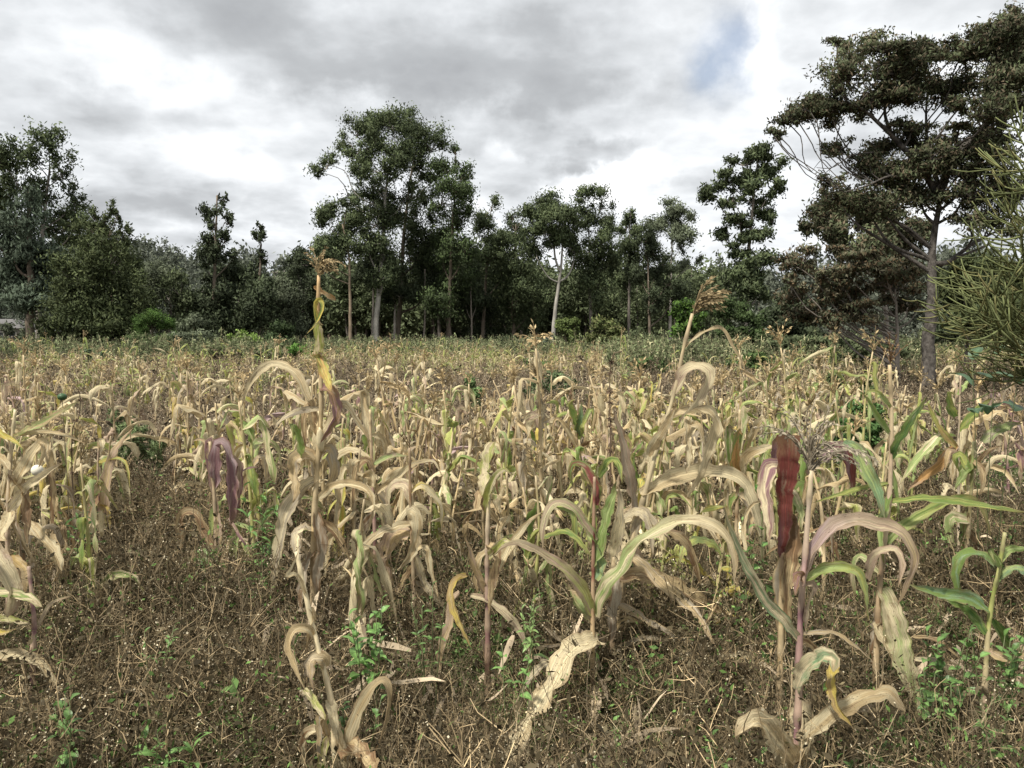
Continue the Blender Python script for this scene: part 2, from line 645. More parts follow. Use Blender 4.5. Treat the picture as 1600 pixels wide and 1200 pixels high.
g1 = np.concatenate([-np.geomspace(2500, 42, 26), np.linspace(-40, 40, 161), np.geomspace(42, 2500, 26)])
g2 = np.concatenate([-np.geomspace(2500, 12, 16), np.linspace(-10, 70, 161), np.geomspace(72, 2500, 40)])
gx, gy = np.meshgrid(g1, g2, indexing='ij')
gz = hill_z(gx, gy) + soil_z(gx, gy)
a_, b_ = len(g1), len(g2)
i, j = np.meshgrid(np.arange(a_ - 1), np.arange(b_ - 1), indexing='ij')
Q = np.stack([i * b_ + j, (i + 1) * b_ + j, (i + 1) * b_ + j + 1, i * b_ + j + 1], -1).reshape(-1, 4)
ground = link('ground', mesh_np('ground', np.stack([gx, gy, gz], -1).reshape(-1, 3), Q, None, M_GROUND))
tag(ground, kind='structure')
ground['label'] = 'brown soil of the weedy maize field running back to a low hill'


# ------------------------------------------------------------------ scattering of uncountable growth
def scatter(name, label, cat, pts, rot, scl, variants):
    me = bpy.data.meshes.new(name)
    n = len(pts)
    me.vertices.add(n)
    me.vertices.foreach_set('co', np.asarray(pts, np.float32).ravel())
    a = me.attributes.new('rot', 'FLOAT_VECTOR', 'POINT')
    a.data.foreach_set('vector', np.asarray(rot, np.float32).ravel())
    a = me.attributes.new('scl', 'FLOAT_VECTOR', 'POINT')
    a.data.foreach_set('vector', np.asarray(scl, np.float32).ravel())
    a = me.attributes.new('idx', 'INT', 'POINT')
    a.data.foreach_set('value', rng.integers(0, len(variants), n).astype(np.int32))
    o = link(name, me)
    tag(o, label, cat, kind='stuff')
    g = bpy.data.node_groups.new(name + '_spread', 'GeometryNodeTree')
    g.interface.new_socket(name='Geometry', in_out='INPUT', socket_type='NodeSocketGeometry')
    g.interface.new_socket(name='Geometry', in_out='OUTPUT', socket_type='NodeSocketGeometry')
    gi = g.nodes.new('NodeGroupInput')
    go = g.nodes.new('NodeGroupOutput')
    iop = g.nodes.new('GeometryNodeInstanceOnPoints')
    g2i = g.nodes.new('GeometryNodeGeometryToInstance')
    for k, vm in enumerate(variants):
        vo = bpy.data.objects.new(name + '_sample', vm)
        oi = g.nodes.new('GeometryNodeObjectInfo')
        oi.inputs['Object'].default_value = vo
        g.links.new(oi.outputs['Geometry'], g2i.inputs[0])
    def na(nm, ty):
        x = g.nodes.new('GeometryNodeInputNamedAttribute')
        x.data_type = ty
        x.inputs['Name'].default_value = nm
        return x.outputs['Attribute']
    e2r = g.nodes.new('FunctionNodeEulerToRotation')
    g.links.new(na('rot', 'FLOAT_VECTOR'), e2r.inputs[0])
    g.links.new(gi.outputs[0], iop.inputs['Points'])
    g.links.new(g2i.outputs[0], iop.inputs['Instance'])
    iop.inputs['Pick Instance'].default_value = True
    g.links.new(na('idx', 'INT'), iop.inputs['Instance Index'])
    g.links.new(e2r.outputs[0], iop.inputs['Rotation'])
    g.links.new(na('scl', 'FLOAT_VECTOR'), iop.inputs['Scale'])
    g.links.new(iop.outputs[0], go.inputs[0])
    md = o.modifiers.new('spread', 'NODES')
    md.node_group = g
    return o


def fan_points(n, d0, d1, margin=1.12, pw=2.0):
    """points in the camera's fan between distances d0..d1, uniform in area."""
    d = (d0 ** pw + (d1 ** pw - d0 ** pw) * rng.random(n)) ** (1 / pw)
    x = (rng.random(n) * 2 - 1) * (d * 0.667 * margin + 0.5)
    return np.stack([x, d, np.zeros(n)], -1)


def px_of(p):
    """photo column of a ground point"""
    return 800 + F * p[..., 0] / np.maximum(p[..., 1], .1)


# ---- weed clump variants
def weed_variant(seed, stems=13, h=(0.20, 0.50), leafy=0.9, heads=0.3, colS=(.140, .106, .060), colL=(.075, .060, .033), colH=(.55, .48, .33), spread=0.16, green=0.0, coarse=1.0):
    r = np.random.default_rng(seed)
    b = Bag()
    colS, colL, colH = map(np.asarray, (colS, colL, colH))

    def rib(P, w, c):
        n = len(P)
        tg = norm(np.gradient(P, axis=0))
        sd_ = norm(np.cross(tg, rdir(1, r)[0]))
        V = np.concatenate([P - sd_ * w[:, None], P + sd_ * w[:, None]])
        i = np.arange(n - 1)
        b.add(V, np.stack([i, i + 1, n + i + 1, n + i], -1), None, c)
    for k in range(stems):
        a, q = r.uniform(0, 2 * PI), spread * math.sqrt(r.random())
        p = np.array([q * math.cos(a), q * math.sin(a), -0.02])
        d = norm(np.array([math.cos(a) * .35, math.sin(a) * .35, 1.0]) + r.normal(0, .2, 3))
        L = r.uniform(*h) * 1.1
        pts = [p]
        for i in range(6):
            d = norm(d + r.normal(0, .14, 3) + np.array([0, 0, .03]))
            p = p + d * L / 6
            pts.append(p)
        pts = np.array(pts)
        c = colS * (r.uniform(.5, 1.4) if r.random() < .8 else r.uniform(1.8, 3.0))
        rib(pts, np.linspace(.0022, .0011, 7) * coarse, c)
        nb = r.integers(6, 10)
        ends = [pts[-1]]
        for j in range(nb):
            u = r.uniform(.25, .97) * 6
            i0 = int(u)
            q0 = pts[i0] + (pts[min(i0 + 1, 6)] - pts[i0]) * (u - i0)
            dd = norm(np.array([0, 0, .7]) + rdir(1, r)[0] * 1.0)
            l2 = r.uniform(.05, .15)
            bp = [q0]
            for i in range(3):
                dd = norm(dd + r.normal(0, .2, 3))
                bp.append(bp[-1] + dd * l2 / 3)
            rib(np.array(bp), np.array([.0012, .001, .0009, .0007]) * coarse, c * r.uniform(.8, 1.5))
            ends.append(bp[-1])
            ends.append(bp[2])
        ends = np.array(ends)
        # small curled leaves
        m = int(26 * leafy)
        if m:
            u = r.uniform(.1, 1, m) * 5.99
            i0 = u.astype(int)
            cc = pts[i0] + (pts[i0 + 1] - pts[i0]) * (u - i0)[:, None] + r.normal(0, .028, (m, 3))
            ln = r.uniform(.005, .015, (m, 1)) * coarse
            U = norm(rdir(m, r) + np.array([0, 0, -.3])) * ln
            Wd = norm(np.cross(U, rdir(m, r))) * ln * .45
            lc = colL * r.uniform(.5, 1.5, (m, 1))
            if green > 0:
                gm = r.random(m) < green
                lc[gm] = np.array([.10, .17, .045]) * r.uniform(.6, 1.4, (gm.sum(), 1))
            b.cards(cc, U, Wd, lc)
        m = int(len(ends) * 1.6 * heads)
        if m:
            e = ends[r.integers(0, len(ends), m)] + r.normal(0, .010, (m, 3))
            s_ = r.uniform(.0015, .0040, (m, 1)) * coarse
            U = rdir(m, r) * s_
            Wd = norm(np.cross(U, rdir(m, r))) * s_ * .9
            k = r.random((m, 1))
            b.cards(e, U, Wd, np.where(k < .5, colH * r.uniform(.5, 1.15, (m, 1)), colS * r.uniform(.8, 2.0, (m, 1))))
    return b.mesh('weed_clump', M_WEED, smooth=False)


weeds_near = [weed_variant(100 + k) for k in range(7)] + [weed_variant(120, green=.5), weed_variant(121, leafy=1.3, heads=.4, green=.2), weed_variant(122, heads=2.2)]
weeds_far = [weed_variant(140 + k, stems=9, coarse=2.2, leafy=.45, heads=.9, colS=(.155, .118, .078), colL=(.10, .082, .052)) for k in range(6)]
greens_near = [weed_variant(160 + k, stems=9, h=(.12, .30), leafy=1.6, heads=.25, colS=(.13, .15, .06), colL=(.10, .17, .05), coarse=1.5) for k in range(4)]


def do_scatter(name, label, cat, P, variants, smin, smax, tilt=0.12, zs=1.0):
    n = len(P)
    P = P.copy()
    P[:, 2] += soil_z(P[:, 0], P[:, 1]) + hill_z(P[:, 0], P[:, 1])
    rot = np.stack([rng.normal(0, tilt, n), rng.normal(0, tilt, n), rng.uniform(0, 6.28, n)], -1)
    s_ = rng.uniform(smin, smax, n)
    if 'weeds' in name:
        s_ *= .6 + .75 * lown(P, 2.6, .4)
    scl = np.stack([s_, s_, s_ * zs * rng.uniform(.85, 1.15, n)], -1)
    return scatter(name, label, cat, P, rot, scl, variants)


def lown(P, k, ph=0.0):
    x, y = P[:, 0], P[:, 1]
    return 0.5 + 0.25 * (np.sin(x * k + ph + 1.7 * np.sin(y * k * .6)) + np.sin(y * k * 1.3 + 2 * ph + 1.3 * np.sin(x * k * .8)))


def clear_mask(P):
    """less growth on the trodden soil patch at the right"""
    px = px_of(P)
    return ~((px > 1400) & (P[:, 1] > 7) & (P[:, 1] < 22) & (rng.random(len(P)) < .8))


Pn = fan_points(2600, 1.05, 7.2)
do_scatter('dry_weeds', 'tangle of dry brown weeds with tiny pale seed heads covering the ground', 'weeds', Pn[clear_mask(Pn)], weeds_near, .8, 1.15)
tallv = [weed_variant(180 + k, stems=7, h=(.38, .66), leafy=.5, heads=.5, colS=(.21, .165, .10), colL=(.11, .09, .05), coarse=1.15, spread=.2) for k in range(5)]
Pt = fan_points(1500, 1.9, 9.5)
Pt = Pt[(lown(Pt, 1.4, 1.1) > .42) & clear_mask(Pt)]
do_scatter('tall_dry_weeds', 'taller wispy dry weed stems standing above the low brown tangle', 'weeds', Pt, tallv, .6, .95, .16)
Pf = fan_points(6500, 6.8, 20)
do_scatter('dry_weeds', 'brown dry weeds carpeting the field between the maize plants', 'weeds', Pf[clear_mask(Pf)], weeds_far, .8, 1.25)
Pf = fan_points(9000, 19, 62, pw=1.6)
do_scatter('dry_weeds', 'greyish dry weeds filling the far part of the field', 'weeds', Pf[clear_mask(Pf)], weeds_far, 1.0, 1.7)
Pg = fan_points(900, 1.2, 8)
w_ = (lown(Pg, 1.9, 2.2) > .56) | ((px_of(Pg) > 1150) & (rng.random(900) < .6))
do_scatter('green_weeds', 'small green leafy weeds sprouting low among the dry ones', 'weeds', Pg[w_], greens_near, .8, 1.3)


# ---- pale dead grass stems lying through the weeds, and leaf litter
def straw_mesh():
    r = np.random.default_rng(5)
    b = Bag()
    for k in range(330):
        d = (1.5 ** 2 + (6.5 ** 2 - 1.5 ** 2) * r.random()) ** .5
        x = (r.random() * 2 - 1) * d * .75
        p = np.array([x, d, r.uniform(.02, .22)])
        a = r.uniform(0, 2 * PI)
        dr = norm(np.array([math.cos(a), math.sin(a), r.uniform(.35, 2.2)]))
        L = r.uniform(.2, .55)
        pts = [p]
        for i in range(5):
            dr = norm(dr + r.normal(0, .09, 3) + np.array([0, 0, -.05]))
            pts.append(pts[-1] + dr * L / 5)
        c = np.array([.36, .28, .18]) * r.uniform(.6, 1.45)
        b.tube(pts, np.linspace(.0022, .0008, 6) * r.uniform(.6, 1.1), 3, c, cap=False)
        for i in (2, 3, 4):
            if r.random() < .5:
                q = pts[i]
                d2 = norm(dr + .9 * rdir(1, r)[0])
                b.tube([q, q + d2 * .05, q + d2 * .1 + np.array([0, 0, .01])], [.0012, .001, .0005], 3, c, cap=False)
    return b.mesh('straw', M_WEED)


tag(link('dead_grass_stems', straw_mesh()), 'thin pale dead grass stems crossing through the brown weeds', 'dead grass', kind='stuff')


def litter_mesh(seed, n=24, rad=.35):
    r = np.random.default_rng(seed)
    b = Bag()
    for k in range(n):
        a, q = r.uniform(0, 6.28), rad * math.sqrt(r.random())
        p = np.array([q * math.cos(a), q * math.sin(a), r.uniform(.01, .06)])
        d = norm(np.array([r.normal(), r.normal(), r.normal(0, .25)]))
        L = r.uniform(.06, .26)
        pts = [p + d * L * t + np.array([0, 0, .03 * math.sin(t * 3 + k)]) for t in np.linspace(0, 1, 5)]
        pts = np.array(pts)
        sd_ = norm(np.cross(np.gradient(pts, axis=0), np.array([0, 0, 1.]) + .5 * rdir(1, r)[0]))
        w = r.uniform(.006, .022) * np.array([.5, 1, 1, .8, .1])
        V = np.concatenate([pts - sd_ * w[:, None], pts + sd_ * w[:, None]])
        i = np.arange(4)
        c = np.array([.50, .40, .27]) * r.uniform(.4, 1.2)
        b.add(V, np.stack([i, i + 1, 5 + i + 1, 5 + i], -1), None, c)
    return b.mesh('litter', M_WEED)


litter = [litter_mesh(200 + k) for k in range(5)]
Pl = fan_points(2200, 2.5, 26)
keep = (px_of(Pl) > 1380) | (rng.random(len(Pl)) < .45)
do_scatter('fallen_maize_leaves', 'broken dry maize leaves lying scattered over the soil', 'leaf litter', Pl[keep], litter, .7, 1.2, .05)

Pl = fan_points(420, 2.6, 8.5)
Pl[:, 2] += rng.uniform(.05, .26, len(Pl))
do_scatter('fallen_maize_leaves', 'pale torn maize leaves caught on top of the brown weeds', 'leaf litter', Pl[px_of(Pl) > 350], [litter_mesh(230 + k, 7, .3) for k in range(4)], .7, 1.2, .25)

# ------------------------------------------------------------------ hero maize plants, traced one by one
PLANTS = []     # (label landmark, px, D)
_seed = [1000]


def ns():
    _seed[0] += 1
    return _seed[0]


def hero_leaf(parent, base, spec, D):
    """spec: (points[(px,py)], width px, colA, colB, options)"""
    pts, wpx, ca, cb = spec[:4]
    op = spec[4] if len(spec) > 4 else {}
    seed = ns()
    r = np.random.default_rng(seed)
    dz = op.get('dz', r.uniform(-.22, .12))          # forward offset of the tip, metres
    d0 = op.get('d0', 0.0)
    P2 = np.array(pts, float)
    seg = np.concatenate([[0], np.cumsum(np.linalg.norm(np.diff(P2, axis=0), axis=1))])
    u = seg / seg[-1]
    Dk = D + d0 + dz * (u ** .8)
    P3 = np.array([at(x, y, dd) for (x, y), dd in zip(pts, Dk)])
    n = int(np.clip(seg[-1] / 6, 12, 44))
    Pd = catmull(P3, n)
    tg0 = norm(np.gradient(Pd, axis=0))
    jr = np.cumsum(r.normal(0, 1, (n + 1, 3)), axis=0)
    jr -= np.linspace(0, 1, n + 1)[:, None] * jr[-1]
    Pd = Pd + jr * (wpx * D / F) * .030
    tg = norm(np.gradient(Pd, axis=0))
    view = norm(Pd - np.array([0, 0, H]))
    perp = norm(np.cross(tg0, view))
    # keep the upper edge leaning away, so that the face looks up and to the eye
    th0 = op.get('th', r.uniform(.35, .8))
    tw = op.get('tw', r.uniform(-.7, .7))
    tt = np.linspace(0, 1, n + 1)
    sgn = np.where(perp[:, 2] >= 0, 1.0, -1.0)
    sgn = np.full(n + 1, sgn[: max(3, n // 2)].mean() >= 0) * 2.0 - 1
    th = th0 * sgn + tw * np.sin(tt * 3.1 + r.uniform(0, 2)) * .7 + .22 * np.sin(tt * r.uniform(8, 15) + r.uniform(0, 6))
    side = perp * np.cos(th)[:, None] + view * np.sin(th)[:, None]
    wid = (wpx / 2) * D / F / max(math.cos(abs(th0)), .55) * op.get('k', 1.15)
    def cc(c):
        return np.array([C[k] for k in c.split('>')]) if '>' in c else C[c]
    me = leaf_mesh(Pd - base, side, wid, cc(ca), cc(cb), seed, fold=op.get('fold', r.uniform(.15, .6)), wave=op.get('wave', r.uniform(.08, .22)),
                   tip=op.get('tip', 'point'), ragged=op.get('rag', 0.15), across=7)
    o = link('leaf', me, parent)
    if 'label' in op:
        o['label'] = op['label']
    return o


def hero(label, D, stalk, sw, scol, leaves, tassel=None, landmark=None, ear=None):
    """stalk: points from the top down (px,py); the foot is carried down to the soil."""
    pts = [at(x, y, D) for x, y in stalk]
    last, prev = pts[-1], pts[-2]
    if last[2] > 0.01:
        d = norm(last - prev)
        d = norm(d * np.array([.5, .5, 1.0]) + np.array([0, 0, -.6]))
        k = last[2] / -d[2]
        pts.append(last + d * k)
    P = np.array(pts[::-1])
    base = P[0].copy()
    base[2] = 0
    root = empty('maize_plant', base, label, 'maize plant', 'tall maize plants standing nearest')
    r0 = sw / 2 * D / F
    col = np.array([C[k] for k in scol.split('>')]) if '>' in scol else C[scol]
    b = stalk_bag(P - base, r0 * 1.15, r0 * .55, col, ns(), hi=True)
    link('stalk', b.mesh('stalk', M_STALK), root)
    for sp_ in leaves:
        hero_leaf(root, base, sp_, D)
    if tassel:
        tp, kw = tassel
        p = at(tp[0], tp[1], D)
        b = tassel_bag(p - base, kw.get('up', (0, 0, 1)), kw.get('L', .22), kw.get('n', 10), ns(), kw.get('droop', 1.0), kw.get('col', C['tan'] * .8), kw.get('lean'), kw.get('thin', 1.0))
        link('tassel', b.mesh('tassel', M_TASSEL), root)
    if ear:
        ear_part(root, at(ear[0], ear[1], D) - base, at(ear[2], ear[3], D - .04) - base, ear[4] / 2 * D / F)
    if landmark:
        PLANTS.append((landmark, sum(p[0] for p in stalk) / len(stalk), D))
    return root


def ear_part(root, a, b_, r, col=None):
    n = 9
    t = np.linspace(0, 1, n)
    P = a + (b_ - a) * t[:, None]
    rad = r * np.sin(np.clip(t * .9 + .08, 0, 1) * PI) ** .6
    b = Bag()
    b.tube(P, np.maximum(rad, .001), 8, (C['cream'] * .85) if col is None else col)
    for k in range(4):
        q = P[5] + rdir(1)[0] * r * .5
        d = norm(b_ - a)
        b.tube([q, q + d * r * 2.4, q + d * r * 3.6 + rdir(1)[0] * r], [r * .35, r * .2, .0006], 4, C['tan'])
    link('ear', b.mesh('ear', M_STALK), root)


BL = dict(tip='blunt')
exec_heroes = []
hero('maize plant at the far left edge with purple-brown stalk and curling tan leaves', 3.8,
     [(24, 640), (18, 700), (14, 760), (12, 830), (13, 900)], 7, 'purple>pink>cream',
     [([(13, 783), (28, 752), (50, 710), (66, 690), (70, 700), (60, 730)], 19, 'tan', 'cream'),
      ([(15, 800), (37, 767), (67, 743), (100, 723)], 15, 'cream', 'grey'),
      ([(14, 800), (12, 812), (6, 828), (3, 838), (12, 845)], 18, 'cream', 'tan', BL),
      ([(40, 812), (60, 833), (83, 862), (92, 888), (80, 912)], 20, 'cream', 'tan', dict(rag=.5)),
      ([(20, 682), (67, 675), (107, 681), (137, 695)], 8, 'tan', 'cream'),
      ([(22, 684), (67, 660), (100, 640), (123, 627)], 10, 'lgreen', 'tan'),
      ([(-25, 655), (0, 677), (20, 688), (38, 702)], 11, 'ygreen', 'yellow'),
      ([(-20, 715), (0, 716), (16, 735)], 13, 'cream', 'tan', BL),
      ([(16, 742), (30, 765), (38, 800), (44, 850)], 16, 'tan', 'brown'),
      ([(14, 870), (30, 882), (38, 895), (40, 925)], 14, 'ochre', 'tan', BL)],
     ((24, 642), dict(L=.27, n=5, droop=.25, thin=.9)), 'the purple-stalked plant')
hero('low broken maize plant at the left edge with torn cream leaves and violet stalk', 3.1,
     [(45, 885), (50, 930), (54, 980), (51, 1040)], 8, 'purple>purple>purple',
     [([(-30, 850), (-5, 880), (10, 905), (16, 935), (12, 965)], 30, 'cream', 'pink', BL),
      ([(-15, 930), (10, 926), (43, 932), (66, 948)], 16, 'cream', 'green', BL),
      ([(-40, 1032), (0, 1025), (33, 1024), (60, 1036), (80, 1062), (95, 1090), (97, 1110)], 19, 'cream', 'tan'),
      ([(52, 990), (66, 968), (82, 943), (115, 930)], 7, 'pink', 'cream'),
      ([(-30, 960), (0, 968), (30, 972), (50, 975)], 14, 'cream', 'ygreen'),
      ([(-30, 980), (0, 988), (25, 983)], 10, 'yellow', 'tan')], None, 'the torn cream plant')
hero('thin maize stalk hung with bright yellow ribbon leaves and one broad ragged tan leaf', 4.9,
     [(156, 690), (153, 720), (154, 770), (157, 815), (157, 850)], 4, 'pink>purple>pink',
     [([(163, 800), (168, 770), (177, 720), (186, 695), (208, 668)], 17, 'pink', 'tan', dict(rag=.6)),
      ([(154, 722), (178, 716), (196, 724), (203, 765)], 6, 'yellow', 'ygreen'),
      ([(134, 797), (138, 765), (148, 744), (152, 760)], 12, 'yellow', 'ygreen'),
      ([(156, 783), (167, 800), (172, 828)], 9, 'yellow', 'ochre'),
      ([(170, 828), (177, 850), (197, 873)], 8, 'tan', 'brown'),
      ([(156, 700), (158, 688), (160, 692), (157, 712)], 8, 'cream', 'tan'),
      ([(154, 760), (140, 810), (132, 850), (128, 880)], 14, 'tan', 'brown'),
      ([(150, 770), (135, 790), (126, 820)], 8, 'cream', 'grey')],
     None, 'the yellow-ribboned plant')
hero('withered maize plant with drooping dull purple leaves bunched along its stalk', 4.3,
     [(328, 690), (334, 760), (338, 830), (340, 890)], 7, 'purple>pink>tan',
     [([(336, 760), (338, 715), (344, 693), (353, 712), (357, 767), (359, 820)], 19, 'purple', 'lilac', BL),
      ([(362, 760), (366, 724), (370, 724), (369, 770), (361, 825)], 16, 'purple', 'pink'),
      ([(330, 760), (326, 700), (328, 690), (331, 750), (343, 822)], 13, 'pink', 'purple'),
      ([(362, 765), (372, 745), (386, 733), (405, 730)], 7, 'purple', 'lilac'),
      ([(341, 862), (323, 838), (308, 808), (293, 800), (281, 812), (283, 850), (266, 887)], 14, 'tan', 'brown'),
      ([(357, 810), (375, 840), (399, 870)], 5, 'purple', 'pink'),
      ([(341, 874), (360, 878), (384, 908), (402, 925)], 8, 'brown', 'pink'),
      ([(336, 890), (318, 897), (301, 925), (288, 950)], 14, 'cream', 'grey'),
      ([(338, 800), (340, 840), (335, 870)], 13, 'tan', 'pink', BL),
      ([(327, 720), (318, 690), (305, 688), (300, 696)], 5, 'pink', 'tan')],
     None, 'the purple-leaved plant')
hero('tallest maize plant, stalk rising bare to a drooping tassel against the trees', 4.0,
     [(498, 430), (497, 500), (501, 580), (502, 640), (498, 700), (493, 770), (490, 840), (489, 900)], 8, 'brown>tan>tan>orange',
     [([(490, 450), (499, 455), (512, 463), (524, 470)], 12, 'orange', 'tan', BL),
      ([(500, 520), (493, 495), (492, 474), (499, 467), (505, 474), (503, 490), (492, 508), (479, 522)], 7, 'yellow', 'green'),
      ([(499, 552), (497, 535), (496, 506), (504, 508)], 16, 'ygreen', 'cream', BL),
      ([(499, 560), (496, 557), (502, 572), (509, 592), (517, 612)], 20, 'green>yellow', 'orange', dict(wave=.05)),
      ([(484, 626), (467, 592), (443, 573), (420, 571), (400, 588), (386, 612), (377, 637)], 17, 'tan>cream', 'cream'),
      ([(501, 605), (517, 615), (524, 640), (516, 665), (500, 692)], 19, 'brown', 'purple'),
      ([(500, 695), (512, 668), (528, 640), (537, 629)], 16, 'cream', 'pink'),
      ([(510, 680), (537, 632), (556, 655), (580, 692)], 13, 'cream', 'tan'),
      ([(473, 716), (466, 690), (456, 662), (458, 680)], 14, 'green', 'lgreen'),
      ([(492, 725), (480, 716), (466, 718), (464, 745), (457, 785)], 24, 'tan', 'grey', dict(rag=.4)),
      ([(495, 748), (470, 764), (446, 804), (437, 855), (428, 900), (420, 950)], 21, 'cream', 'grey', dict(rag=.4)),
      ([(490, 830), (474, 828), (466, 845), (467, 880)], 16, 'grey', 'cream'),
      ([(500, 812), (520, 828), (535, 850), (558, 890)], 13, 'brown', 'tan'),
      ([(497, 780), (520, 760), (548, 757), (572, 768), (581, 795), (573, 835)], 14, 'cream', 'tan'),
      ([(500, 700), (488, 650), (483, 630), (476, 660), (478, 700)], 16, 'brown', 'tan'),
      ([(498, 720), (512, 700), (520, 735), (505, 790)], 22, 'tan', 'grey', dict(rag=.5)),
      ([(493, 800), (500, 850), (495, 900), (500, 950)], 20, 'grey', 'brown', dict(rag=.5)),
      ([(490, 860), (478, 890), (473, 930), (470, 960)], 18, 'grey', 'brown', dict(rag=.5)),
      ([(498, 640), (480, 640), (462, 643), (440, 655), (428, 672)], 10, 'grey', 'cream')],
     ((498, 436), dict(L=.18, n=20, droop=1.1, lean=(.3, 0, 0), col=C['tan'] * .7, thin=1.5)), 'the tallest plant', ear=(502, 705, 499, 668, 13))
hero('bushy dead maize plant just right of the tallest one, arching cream leaves', 4.6,
     [(578, 640), (580, 700), (583, 770), (586, 850), (586, 900)], 6, 'brown>purple>tan',
     [([(514, 752), (519, 722), (540, 703), (560, 705), (576, 716)][::-1], 12, 'cream', 'tan'),
      ([(584, 726), (612, 712), (640, 713)], 9, 'lgreen', 'pink'),
      ([(590, 770), (608, 756), (640, 727), (676, 720), (692, 745)], 10, 'cream', 'tan'),
      ([(577, 700), (566, 640), (563, 613), (573, 617), (573, 660)], 12, 'cream', 'tan'),
      ([(584, 740), (570, 720), (555, 740), (553, 790)], 14, 'brown', 'tan'),
      ([(586, 760), (602, 790), (603, 830), (590, 870)], 15, 'tan', 'grey', dict(rag=.5)),
      ([(585, 800), (565, 830), (558, 880)], 14, 'grey', 'brown'),
      ([(580, 680), (600, 690), (603, 730)], 10, 'tan', 'cream'),
      ([(560, 745), (540, 728), (533, 745), (534, 790)], 10, 'cream', 'tan')], None, 'the bushy dead plant')
hero('maize plant with a black dried spike and wide drooping cream leaves near the middle', 4.0,
     [(640, 700), (641, 770), (643, 830), (646, 900)], 6, 'grey>brown>brown',
     [([(641, 818), (622, 822), (597, 832), (573, 850), (565, 870), (577, 903)], 15, 'cream', 'tan'),
      ([(641, 812), (640, 800), (650, 806), (650, 840), (640, 868), (620, 890)], 17, 'cream', 'tan', dict(label='broad pale cream leaf bent over at the top')),
      ([(640, 835), (618, 836), (606, 855), (606, 890), (614, 925)], 28, 'tan', 'pink', dict(rag=.35)),
      ([(644, 862), (660, 908), (683, 938), (694, 968)], 15, 'cream', 'grey'),
      ([(646, 858), (667, 858), (673, 898), (684, 936)], 12, 'cream', 'tan'),
      ([(643, 900), (660, 938), (693, 985)], 20, 'tan', 'grey', dict(rag=.4)),
      ([(641, 790), (634, 760), (618, 757), (606, 770), (607, 800)], 17, 'cream', 'pink'),
      ([(642, 770), (662, 760), (688, 790), (690, 830)], 11, 'cream', 'yellow'),
      ([(644, 885), (632, 905), (612, 945)], 10, 'tan', 'brown')],
     ((640, 703), dict(L=.14, n=3, droop=.1, col=C['brown'] * .5)), 'the black-spiked plant')
hero('pair of close maize stalks with upright cream and yellow-green top leaves', 3.3,
     [(765, 755), (762, 820), (761, 890), (762, 960), (762, 1000)], 9, 'brown>purple>cream',
     [([(762, 800), (765, 765), (775, 742), (790, 733), (800, 745)], 13, 'ygreen', 'cream'),
      ([(760, 775), (763, 735), (764, 702), (772, 690)], 24, 'cream', 'ygreen', dict(rag=.2, tip='blunt')),
      ([(744, 795), (750, 770), (758, 790), (770, 805), (781, 822)], 16, 'tan', 'brown'),
      ([(764, 930), (776, 890), (800, 845), (826, 815), (850, 800)], 17, 'tan', 'cream'),
      ([(756, 925), (740, 890), (733, 855), (728, 842)], 13, 'tan', 'pink'),
      ([(735, 930), (757, 936), (787, 957), (812, 985), (833, 1035)], 15, 'cream', 'pink'),
      ([(730, 900), (714, 910), (706, 935), (718, 972), (736, 1012)], 13, 'ochre', 'yellow'),
      ([(718, 925), (705, 940), (703, 975), (690, 1010), (684, 1085)], 14, 'pink', 'tan'),
      ([(762, 850), (772, 870), (770, 920), (764, 960)], 20, 'tan', 'brown', dict(rag=.4)),
      ([(763, 870), (790, 845), (800, 858)], 12, 'ygreen', 'cream'),
      ([(752, 1000), (767, 1045), (802, 1082)], 13, 'grey', 'tan'),
      ([(760, 860), (748, 880), (745, 930)], 14, 'cream', 'tan')], None, 'the paired cream-topped stalks')
hero('maize plant with a red stalk and half-green leaves, one huge pale leaf falling forward', 3.15,
     [(929, 745), (928, 800), (927, 880), (926, 960), (926, 1020)], 7, 'purple>tan>red>red',
     [([(931, 790), (928, 765), (914, 733), (899, 727), (893, 742), (895, 762)], 15, 'green', 'red'),
      ([(932, 845), (912, 820), (890, 790), (862, 789), (847, 825), (849, 862)], 18, 'green>cream', 'pink'),
      ([(929, 885), (940, 860), (950, 817), (960, 780), (964, 752)], 22, 'lgreen', 'green'),
      ([(936, 745), (950, 722), (964, 722), (972, 755)], 11, 'green', 'ygreen'),
      ([(926, 960), (910, 923), (878, 890), (840, 862), (800, 848), (770, 868)], 20, 'ygreen>cream', 'pink', dict(fold=.4)),
      ([(925, 975), (902, 943), (880, 905)], 14, 'tan', 'lgreen'),
      ([(934, 1000), (912, 1006), (885, 1030), (858, 1080), (830, 1130), (806, 1190), (798, 1245)], 38, 'cream', 'cream>tan',
       dict(dz=-.65, wave=.16, tip='blunt', label='broad pale ruffled leaf falling forward')),
      ([(880, 1030), (850, 1040), (823, 1068), (804, 1102)], 13, 'grey', 'cream'),
      ([(932, 965), (938, 930), (960, 897), (982, 865), (1015, 835), (1055, 818), (1095, 817), (1127, 836), (1144, 870), (1147, 915)], 25,
       'green>lgreen>cream>tan', 'cream', dict(th=.6, tw=.2)),
      ([(931, 905), (938, 880), (934, 850)], 24, 'bgreen', 'lgreen', BL)], None, 'the red-stalked plant')
